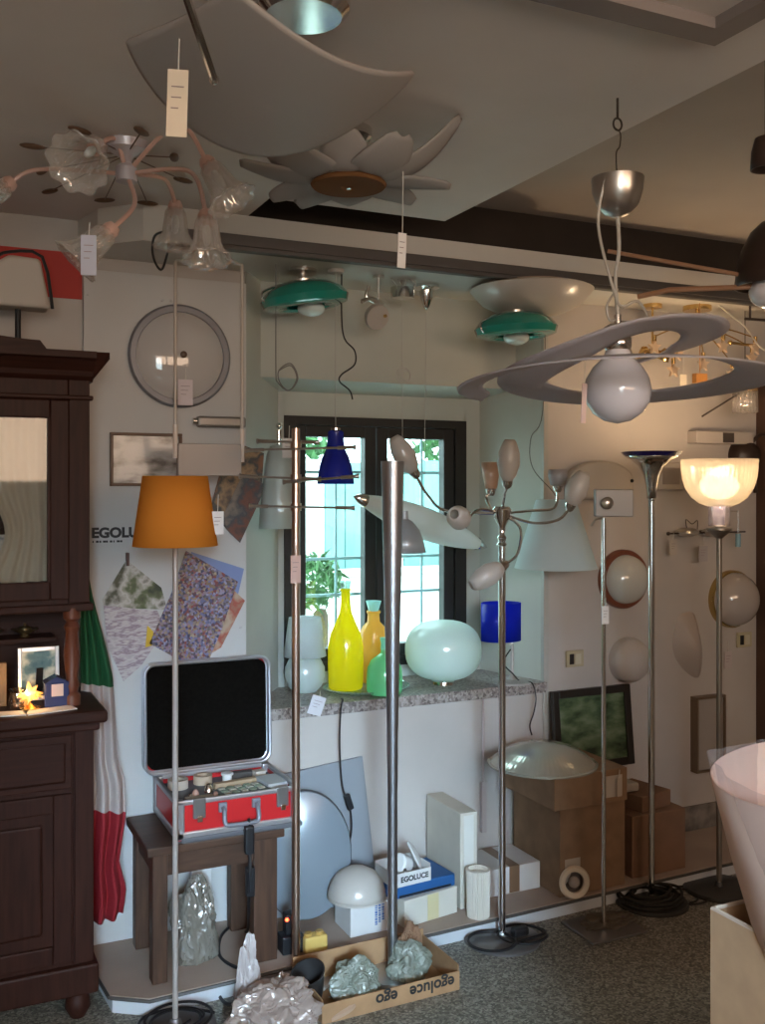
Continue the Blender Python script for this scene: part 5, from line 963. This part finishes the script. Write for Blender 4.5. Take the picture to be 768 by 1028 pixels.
for k, (fx, fy, r) in enumerate(((.24, .42, .012), (.36, .48, .016), (.38, .30, .010), (.18, .32, .011))):
    x, y = inb(fx, fy); m = MB(); m.lathe([(0, 0), (r, 0), (r * .8, r), (r * .4, r * 1.6), (0, r * 1.7)], (x, y, CB), n=16); o = m.build('small_metal_fitting', CHROME if k % 2 else mat('pinkish_cap', (.5, .28, .22), .5), org=(x, y, CB)); tag(o, ['small pink plastic fitting at the left of the red case', 'chrome fitting in the middle left of the red case', 'tiny pink fitting near the keypad board', 'tiny chrome fitting at the left rim of the red case'][k], 'fitting')
# cord with switch hanging in front of the bench
K = lambda px, py, Y=3.035: W(px, py, Y)
cable('black_power_cord', 'thick black power cord with plug hanging from the case handle in front of the bench', [K(250, 822), K(251, 850), K(250, 900), F(248, 935, .07) , F(236, 928, .066), F(222, 940, .07), F(221, 960, .066), F(240, 972, .066), F(256, 968, .07), Vector((F(254, 985, .06).x, 2.985, .055)), F(248, 1003, .006), F(228, 1008, .006), F(219, 993, .008), F(232, 980, .012)], .0055, cat='cord')
m = MB(); c = K(251, 884); m.box(c.x - .014, c.x + .014, c.y - .014, c.y + .012, c.z - .05, c.z + .045, .006); c2 = K(250, 838); m.box(c2.x - .015, c2.x + .015, c2.y - .014, c2.y + .012, c2.z - .06, c2.z + .03, .006); o = m.build('cord_plug', BLACK, org=c); tag(o, 'black plug and switch on the power cord hanging before the bench', 'plug')
# crumpled bags: noise-displaced lumps
def lump(name, label, c, rx, ry, rz, m_, seed, amp=.35, cat='plastic bag', fr=7, n=26, z0=None):
    """crumpled film: a soft closed sack with shallow creases"""
    m = MB(); t_ = bmesh.new(); bmesh.ops.create_icosphere(t_, subdivisions=6, radius=1); V = Vector
    base = c.z if z0 is None else z0
    for v in t_.verts:
        d = v.co.copy(); w_ = d + .5 * noise.noise_vector(d * 1.9 + V((seed, 1, 0)))
        nn = amp * (.9 * noise.noise(d * 1.5 + V((seed, 0, 0))) + .3 * noise.noise(w_ * 3.2 + V((seed, 4, 0)))) - .16 * abs(noise.noise(w_ * 3.5 + V((0, seed, 0)))) - .10 * abs(noise.noise(w_ * 8 + V((0, seed, 4)))) - .035 * abs(noise.noise(w_ * 17 + V((3, seed, 4)))) + .1
        z = base + rz * .62 + d.z * rz * (1 + nn); fl = 1.0
        if z < base + .002: fl = 1 + min(.35, (base - z) / rz); z = base + .001 + .004 * abs(noise.noise(w_ * 9))
        v.co = V((c.x + d.x * rx * (1 + nn) * fl, c.y + d.y * ry * (1 + nn) * fl, z))
    m._merge(t_, None, True); o = m.build(name, m_, org=(c.x, c.y, base)); tag(o, label, cat); return o
BAGD = clear_mat('dark_bag_film', (.50, .46, .40), .45, .25, .6)
c = Vector((.83, 3.22, PZ)); lump('crumpled_plastic_bag', 'crumpled grey plastic bag standing under the bench', c, .075, .06, .15, clear_mat('grey_bag_film', (.26, .24, .20), .22, .25, .8), 3, .35)
m = MB(); m.box(.86, .93, 3.36, 3.385, PZ, .33, .003); o = m.build('grey_cardboard_sleeve', CARDW, org=(.89, 3.37, PZ)); tag(o, 'pale card sleeve standing behind the bag under the bench', 'box')

# ================================================================ THINGS ON THE PLINTH
# leaning grey panel
t_top = .585; x0, x1 = 1.16, W(365, 800, 3.43).x
m = MB(); m.poly([(x0, 3.385, PZ), (x1 + .04, 3.385, PZ), (x1, 3.44, .585), (x0, 3.44, .55)], (0, .008, .001)); o = m.build('leaning_board', mat('grey_panel', (.24, .25, .27), .5), org=(x0, 3.40, PZ)); tag(o, 'grey flat panel leaning on the wall behind the large white disc', 'panel')
# large disc shade
c = Vector((1.262, 3.335, PZ + .232)); t = thing('large_disc_shade', 'large pale round glass disc shade standing behind the copper tinted pole', 'lampshade', (c.x, c.y, PZ))
ax = Vector((-.25, -1, .10)).normalized(); m = MB(); m.lathe([(.215, 0), (.21, .012), (.16, .028), (.08, .038), (0, .042)], c, ax, n=64, sc=(.78, 1.04, 1)); m.build('glass_disc', shade_mat('bluish_opal', (.27, .31, .35), .3), t, solid=.004)
m = MB(); m.box(1.335, 1.375, 3.37, 3.374, .30, .385); o = m.build('paper_note', PAPER, org=(1.35, 3.38, .3)); tag(o, 'small white paper stuck on the leaning grey panel', 'note')
# white box with blue writing, dome on top
x0, x1, y0, y1, z1 = 1.352, 1.50, 3.13, 3.27, .165
t = thing('white_carton', 'white carton with blue print carrying a white glass dome', 'box', ((x0 + x1) / 2, 3.24, PZ))
m = MB(); m.box(x0, x1, y0, y1, PZ, z1, .002); m.build('carton_body', CARDW, t)
m = MB(); c = Vector((x0 + .098, y0 - .001, (PZ + z1) / 2 + .008))
rnd = random.Random(9)
for k in range(3):
    z_ = c.z + .036
    while z_ > c.z - .034 + .01 * k:
        h_ = rnd.uniform(.003, .008); m.box(c.x - .006 + .013 * k, c.x + .003 + .013 * k, c.y - .0004, c.y + .0004, z_ - h_, z_); z_ -= h_ + rnd.uniform(.002, .004)
m.build('blue_print', mat('blue_ink', (.10, .18, .42), .6), t)
c = Vector((x0 + .056, 3.205, z1 + .0005)); t = thing('white_glass_dome', 'white glass dome shade lying on the white carton', 'lampshade', c)
m = MB(); m.lathe([(.098, 0), (.10, .02), (.09, .05), (.068, .08), (.035, .098), (.0, .104)], c, n=48); m.build('dome', OPALW, t, solid=.004)
m = MB(); m.lathe([(.094, 0), (.1035, 0), (.1035, .008), (.098, .008)], c, n=48); m.build('rim', OPALW, t)
# yellow adapter and red-lit strip
c = F(318, 957, PZ); t = thing('yellow_socket_adapter', 'yellow multi-socket adapter on the plinth edge behind the copper tinted pole', 'adapter', (c.x, c.y + .02, PZ))
m = MB(); m.box(c.x - .04, c.x + .04, c.y, c.y + .045, PZ, PZ + .055, .006); m.build('body', mat('adapter_yellow', (.62, .42, .12), .45), t)
m = MB()
for dx in (-.022, .018): m.cyl((c.x + dx, c.y + .022, PZ + .054), (c.x + dx, c.y + .022, PZ + .064), .013)
m.build('socket_cup', mat('adapter_yellow_dark', (.45, .28, .07), .5), t)
c = W(286, 914, 3.08); t = thing('black_plug_adapter', 'black adapter with tiny red light in front of the bench leg', 'adapter', (1.08, 3.07, PZ))
p = Vector((W(292, 925, 3.12).x, 3.12, PZ)); m = MB(); m.box(p.x - .035, p.x + .04, 3.10, 3.16, PZ, PZ + .06, .005); m.box(p.x - .02, p.x + .02, 3.11, 3.15, PZ + .06, PZ + .13, .005); m.build('body', BLACK, t)
m = MB(); m.sph((p.x - .018, 3.108, PZ + .115), .006, 10); m.build('indicator_light', mat('red_led', (1, .05, .02), .4, emis=(1, .06, .02), es=12), t)
# white box, blue box, EGOLUCE tray
B0 = F(407, 925, PZ); R_ = Matrix.Translation((1.553, 3.118, PZ)) @ Matrix.Rotation(.16, 4, 'Z')
m = MB(); m.box(0, .235, 0, .21, 0, .095, .003, R_); t = thing('cream_carton', 'cream carton under the blue box', 'box', (1.66, 3.2, PZ)); m.build('carton_body', mat('cream_carton', (.62, .58, .50), .8, var=.06), t)
m = MB(); m.box(.10, .15, -.0008, .0, .002, .093, 0, R_); m.build('yellow_tape', mat('yellow_tape', (.60, .52, .30), .5), t)
R2 = Matrix.Translation((1.512, 3.135, PZ + .0955)) @ Matrix.Rotation(.10, 4, 'Z')
t = thing('blue_box', 'blue flat box between the cream carton and the lettered tray', 'box', (1.6, 3.22, PZ + .0955)); m = MB(); m.box(.0, .27, 0, .19, .0, .045, .006, R2); m.build('lid', mat('blue_lid', (.02, .10, .28), .5), t)
m = MB(); m.box(.008, .262, .008, .182, -.0, .003, 0, R2 @ Matrix.Translation((0, 0, .0))); m.box(.03, .25, -.001, .0, .004, .012, 0, R2); m.build('dark_lining', BLACK, t)
R3 = Matrix.Translation((1.515, 3.125, PZ + .1415)) @ Matrix.Rotation(.10, 4, 'Z')
t = thing('lettered_display_tray', 'white display tray lettered EGOLUCE, holding a small spotlight', 'display tray', (1.58, 3.19, PZ + .1415))
m = MB(); m.box(0, .155, 0, .004, 0, .048, .001, R3); m.box(0, .155, .005, .13, 0, .012, 0, R3); m.box(.0, .155, .126, .13, .012, .06, 0, R3); m.box(.0, .003, .004, .126, .012, .05, 0, R3); m.box(.152, .155, .004, .126, .012, .06, 0, R3); m.build('tray', CARDW, t)
m = MB(); m.text('EGOLUCE', R3 @ Vector((.085, -.0012, .024)), .026, .0004, bold=.001, M=Matrix.Rotation(.10, 4, 'Z')); m.build('lettering', mat('black_vinyl', (.02, .02, .02), .5), t)
c = R3 @ Vector((.075, .06, .055)); t = thing('white_spotlight', 'small white spotlight with disc mount lying in the lettered tray', 'spotlight', R3 @ Vector((.075, .06, .0125)))
m = MB(); ax = Vector((-.8, -.35, .4)).normalized(); m.lathe([(0, -.02), (.03, -.02), (.033, -.01), (.033, .028), (.028, .033), (0, .033)], c, ax, n=30); m.build('lamp_head', WHITEPL, t)
m = MB(); m.lathe([(0, 0), (.05, 0), (.052, .006), (.03, .016), (0, .018)], c + Vector((.042, 0, .022)), Vector((.85, -.3, .45)), n=36); m.build('disc_mount', WHITEPL, t)
m = MB(); m.cyl(c + Vector((-.01, -.034, -.005)), c + Vector((-.012, -.04, -.007)), .006); m.tube([c + Vector((-.03, -.01, -.02)), c + Vector((-.06, -.02, -.028)), c + Vector((-.07, 0, -.03))], .005); m.build('screw_and_bracket', CHROME, t)
# tall cream carton, cup stack, white long carton, ring lamp
t = thing('tall_cream_carton', 'tall narrow cream carton standing behind the paper cups', 'box', (1.845, 3.3, PZ)); m = MB(); m.box(1.806, 1.878, 3.17, 3.435, PZ, .41, .003); m.build('carton_body', CREAM, t)
m = MB(); m.box(1.82, 1.862, 3.169, 3.17, .10, .40); m.build('pale_end_panel', mat('pale_end', (.68, .66, .60), .8), t)
c = F(480, 919, PZ); t = thing('paper_cup_stack', 'stack of pleated white paper shades in front of the tall cream carton', 'paper shades', (c.x, c.y, PZ))
m = MB(); m.lathe([(.040, 0), (.043, .14), (.043, .168), (.034, .17), (.03, .155), (0, .155)], (c.x, c.y, PZ), n=120, rib=.035, ribn=30); m.lathe([(0, 0), (.04, 0)], (c.x, c.y, PZ), n=120); m.build('pleated_stack', mat('pleated_paper', (.62, .56, .48), .7), t)
t = thing('long_white_carton', 'long white carton closed with brown tape, beside the cups', 'box', (2.05, 3.31, PZ)); m = MB(); m.box(1.93, 2.185, 3.215, 3.42, PZ, .163, .003); m.build('carton_body', CARDW, t)
m = MB(); m.box(2.045, 2.09, 3.2142, 3.421, PZ + .003, .1638); m.build('brown_tape', mat('brown_tape', (.20, .12, .07), .4), t)
c = W(562, 880, 3.165); c.z = PZ + .062; t = thing('ring_downlight', 'round white downlight ring leaning on the brown carton at the plinth edge', 'spotlight', (c.x, c.y, PZ)); 
c.y = 3.075
ax = Vector((-.25, -1, .15)).normalized(); m = MB(); m.lathe([(.036, .0), (.058, 0), (.061, .006), (.055, .014), (.038, .010), (.036, 0)], c, ax, n=44); m.build('ring', mat('cream_ring', (.62, .52, .40), .4), t)
m = MB(); m.lathe([(.037, .004), (.036, -.02), (0, -.022)], c, ax, n=36); cup_ = m.build('cup', mat('dark_cup', (.10, .08, .07), .4), t)
m = MB(); m.sph(c + ax * .0, (.022, .022, .022), 18); m.build('reflector_bulb', mat('dull_bulb', (.34, .29, .26), .2), t)
# cardboard stack
def carton(name, label, x0, x1, y0, y1, z0, z1, m_=CARD, rot=0, tape=True, lab=None):
    t = thing(name, label, 'box', ((x0 + x1) / 2, (y0 + y1) / 2, z0)); X = Matrix.Translation(((x0 + x1) / 2, (y0 + y1) / 2, z0)) @ Matrix.Rotation(rot, 4, 'Z'); w, d, hh = (x1 - x0) / 2, (y1 - y0) / 2, z1 - z0
    m = MB(); m.box(-w, w, -d, d, 0, hh, .003, X); m.box(-w, w, -.001, .001, hh, hh + .001, 0, X); m.build('carton_body', m_, t)
    if tape: m = MB(); m.box(-w * 1.002, w * 1.002, -.025, .025, hh, hh + .0008, 0, X); m.box(-w - .0008, -w, -.025, .025, hh - .05, hh, 0, X); m.build('tape', mat('carton_tape', (.30, .19, .10), .35), t)
    if lab: m = MB(); m.box(lab[0], lab[1], -d - .001, -d, lab[2], lab[3], 0, X); m.build('shipping_label', mat('dull_label', (.44, .38, .32), .8), t)
    return t
carton('cardboard_box', 'brown cardboard box on the plinth carrying the wider box', 2.195, 2.50, 3.10, 3.42, PZ, .425, lab=(-.13, -.06, .05, .14))
carton('cardboard_box', 'wide brown cardboard box with the ribbed glass dish on top', 2.10, 2.43, 3.0, 3.37, .4265, .55, tape=False, lab=(.05, .14, .02, .10))
carton('cardboard_box', 'dark brown cardboard box at the right end of the stack, below waist height', 2.56, 2.83, 3.13, 3.42, PZ, .305, mat('dark_cardboard', (.22, .12, .07), .85, var=.2), tape=True)
carton('cardboard_box', 'small cardboard box lying on the dark right-hand box', 2.60, 2.78, 3.16, 3.36, .3065, .37, mat('dark_cardboard', (.22, .12, .07), .85, var=.2), rot=.2, tape=False)
c = Vector((2.262, 3.17, .5515)); c.x = 2.165
t = thing('ribbed_glass_dish', 'wide ribbed clear glass reflector dish lying on the cardboard stack', 'lampshade', c)
m = MB(); m.lathe([(.203, 0), (.200, .006), (.175, .030), (.13, .058), (.08, .074), (.04, .080), (0, .082)], c, n=180, rib=.006, ribn=60); m.build('glass_dish', mat('silvered_glass', (.50, .49, .44), .14, .55), t)
m = MB(); m.lathe([(.195, 0), (.208, 0), (.208, .006), (.198, .008)], c, n=64); m.build('rim', mat('silvered_glass', (.50, .49, .44), .14, .55), t)
# leaning framed picture
a = W(565, 696, 3.43); t = thing('framed_green_picture', 'dark framed green picture leaning on the wall above the cardboard stack', 'picture', (2.56, 3.42, .426))
Xp = Matrix.Translation((2.575, 3.385, .4275)) @ Matrix.Rotation(-.10, 4, 'X') @ Matrix.Rotation(-.0, 4, 'Y'); w, hh, f = .20, .335, .032
m = MB()
for bx in ((-w, -w + f, 0, hh), (w - f, w, 0, hh), (-w + f, w - f, 0, f), (-w + f, w - f, hh - f, hh)): m.box(bx[0], bx[1], -.012, .012, bx[2], bx[3], .003, Xp)
m.build('frame', mat('black_frame', (.015, .012, .010), .4), t)
m = MB(); m.box(-w + f, w - f, -.002, .006, f, hh - f, 0, Xp); m.build('print', ramp_mat('green_print', [(.02, .035, .02), (.05, .09, .045), (.10, .15, .08), (.16, .2, .13)], 9, 'NOISE', .12, (1, 1, 2)), t)
# pale packet beside the stack
m = MB(); m.box(2.515, 2.655, 3.20, 3.43, .375, .41, .01); m.box(2.52, 2.555, 3.21, 3.42, PZ, .375); o = m.build('pale_packet_shelf', mat('dull_label', (.44, .38, .32), .8), org=(2.58, 3.3, PZ)); tag(o, 'pale wrapped packet standing between the cardboard boxes', 'packet')
ptag('price_tag', 'small tag hanging on the right front of the wide cardboard box', Vector((2.38, 2.985, .52)), .02, .07, mat('dull_tag', (.42, .36, .30), .8), string=.03, mark=False)

# ================================================================ FLOOR CLUTTER
# open cardboard tray with lettering
x0, x1, y0, y1, hh = 1.10, 1.575, 2.76, 3.005, .06; CT = mat('tray_cardboard', (.42, .24, .12), .85, var=.25, scale=12)
Xt = Matrix.Translation((x0, y0, 0)) @ Matrix.Rotation(.02, 4, 'Z'); L_, Wd = x1 - x0, y1 - y0
t = thing('cardboard_tray', 'shallow open cardboard tray lettered in black around the tapered column base', 'box', ((x0 + x1) / 2, (y0 + y1) / 2, 0))
m = MB(); m.box(0, L_, 0, .004, .001, hh, 0, Xt); m.box(0, L_, Wd - .004, Wd, .001, hh + .04, 0, Xt); m.box(0, .004, .004, Wd - .004, .001, hh + .015, 0, Xt); m.box(L_ - .004, L_, .004, Wd - .004, .001, hh + .02, 0, Xt); m.box(0.004, L_ - .004, .004, Wd - .004, .001, .0045, 0, Xt); m.build('tray_walls', CT, t)
m = MB(); m.text('egoluce', Xt @ Vector((.375, -.0012, .034)), .052, .0005, rot=PI, bold=.0012, M=Matrix.Rotation(.02, 4, 'Z')); m.build('right_lettering', mat('black_vinyl', (.02, .02, .02), .5), t)
m = MB(); m.text('ego', Xt @ Vector((.215, -.0012, .034)), .052, .0005, rot=PI, bold=.0012, M=Matrix.Rotation(.02, 4, 'Z')); m.build('left_lettering', mat('black_vinyl', (.02, .02, .02), .5), t)
# base of tapered column rests in the tray: bubble wrap around it
BW1 = clear_mat('bubble_wrap', (.42, .46, .38), .42, .4, .8)
lump('bubble_wrap', 'crumpled greenish bubble wrap in the tray left of the tapered column', Vector((1.25, 2.86, .006)), .075, .06, .07, BW1, 11, .4, 'packing wrap')
lump('bubble_wrap', 'crumpled clear bubble wrap in the tray right of the tapered column', Vector((1.46, 2.90, .006)), .065, .05, .065, BW1, 23, .45, 'packing wrap')
lump('brown_paper_wad', 'brown crumpled paper at the rear right of the cardboard tray', Vector((1.49, 2.955, .006)), .04, .025, .085, mat('brown_paper', (.30, .16, .09), .8, var=.4), 31, .4, 'packing paper')
m = MB(); c = Vector((1.135, 2.90, 0)); m.lathe([(.0, .006), (.02, .006), (.035, .05), (.055, .12), (.05, .12), (.03, .05), (0, .014)], c, Vector((-.35, -.25, 1)), n=30); o = m.build('dark_plastic_cup', mat('black_bag', (.03, .028, .028), .35), org=(c.x, c.y, 0)); tag(o, 'dark open packing sleeve at the left end of the cardboard tray', 'sleeve')
lump('clear_plastic_bag', 'large crumpled clear bag spread on the floor before the copper tinted pole', Vector((.965, 2.80, 0)), .125, .09, .085, clear_mat('pinkish_film', (.62, .50, .44), .40, .25, .75), 41, .5)
lump('knotted_plastic_wrap', 'white plastic wrap gathered upright beside the copper tinted pole base', Vector((.93, 2.95, 0)), .035, .03, .12, clear_mat('white_film', (.75, .68, .66), .35, .25, .8), 47, .45)
lump('plastic_wrap', 'pinkish plastic wrap bunched in front of the copper tinted pole', Vector((1.03, 2.915, 0)), .045, .03, .06, clear_mat('pinkish_film', (.62, .50, .44), .40, .25, .75), 53, .4)
lump('tissue_wrap', 'thin film crumpled on the floor before the thin chrome lamp', Vector((F(590, 915).x, F(590, 915).y - .12, 0)), .10, .06, .018, mat('dark_wad', (.10, .08, .06), .5), 61, .5)
m = MB(); pts = [F(350, 1018) , F(330, 1024, .004), F(352, 1012, .03), F(362, 992, .05)]; m.tube(pts, .010, n=6); 
o = m.build('cardboard_strip', mat('strip_card', (.42, .27, .18), .8), org=pts[0]); tag(o, 'curled strip of pale packing film beside the lettered cardboard tray', 'strip')
c = F(318, 936, PZ)

# ================================================================ FOREGROUND RIGHT
x0, x1, y0, y1, hh = 1.41, 1.88, 1.02, 1.49, .777; q = .008
t = thing('open_cream_box', 'tall beige open-topped box at the lower right corner', 'box', ((x0 + x1) / 2, (y0 + y1) / 2, 0)); BG = mat('beige_fabric_card', (.56, .36, .21), .8, var=.10, scale=22, bump=.05)
m = MB(); m.box(x0, x1, y0, y0 + q, 0, hh); m.box(x0, x1, y1 - q, y1, 0, hh); m.box(x0, x0 + q, y0 + q, y1 - q, 0, hh); m.box(x1 - q, x1, y0 + q, y1 - q, 0, hh); m.box(x0 + q, x1 - q, y0 + q, y1 - q, .55, .56); m.build('box_walls', BG, t)
m = MB(); m.tube([(x0 + q / 2, y0 + q / 2, hh), (x1 - q / 2, y0 + q / 2, hh), (x1 - q / 2, y1 - q / 2, hh), (x0 + q / 2, y1 - q / 2, hh)], .006, sub=1, closed=True); m.build('rim_piping', mat('pale_piping', (.66, .54, .44), .7), t)
c = Vector((1.60, 1.275, .561)); t = thing('wrapped_drum_lampshade', 'big pale lampshade wrapped in clear plastic, set in the beige box', 'lampshade', c)
ax = Vector((-.10, .03, 1)).normalized(); m = MB(); m.lathe([(.150, 0), (.182, .16), (.216, .34), (.240, .50)], c + Vector((.0, 0, .02)), ax, n=64); m.build('lampshade', shade_mat('pinkish_white_fabric', (.88, .68, .57), .3, .6, .01), t, solid=.003)
m = MB(); t_ = bmesh.new()
def filmf(u, v):
    r = .162 + .088 * v + .005 * math.sin(u * 2 * PI * 7 + v * 5) * (.4 + v) + .003 * math.sin(u * 2 * PI * 17 + v * 9); a = u * 2 * PI
    return c + Vector((r * math.cos(a) - .052 * v, r * math.sin(a),   .03 + .495 * v + .006 * math.sin(a * 3)))
m.grid(filmf, 120, 14, closeu=True); m.build('plastic_wrapping', clear_mat('thin_wrap', (.96, .93, .93), .80, .12, .35), t)
c2 = c + Vector((.13, -.0, .25)); t = thing('wrapped_cone_lampshade', 'second plastic wrapped pale shade inside the big lampshade, right edge', 'lampshade', c2)
m = MB(); m.lathe([(.10, 0), (.085, .15), (.065, .32)], c2, n=48); m.build('lampshade', shade_mat('yellowish_fabric', (.74, .56, .42), .4, .6, .01), t, solid=.003)
m = MB(); m.lathe([(.115, 0), (.10, .15), (.085, .30), (.03, .37), (.015, .42)], c2, n=72, rib=.05, ribn=9); m.build('plastic_wrapping', clear_mat('thin_wrap', (.96, .93, .93), .80, .12, .35), t)
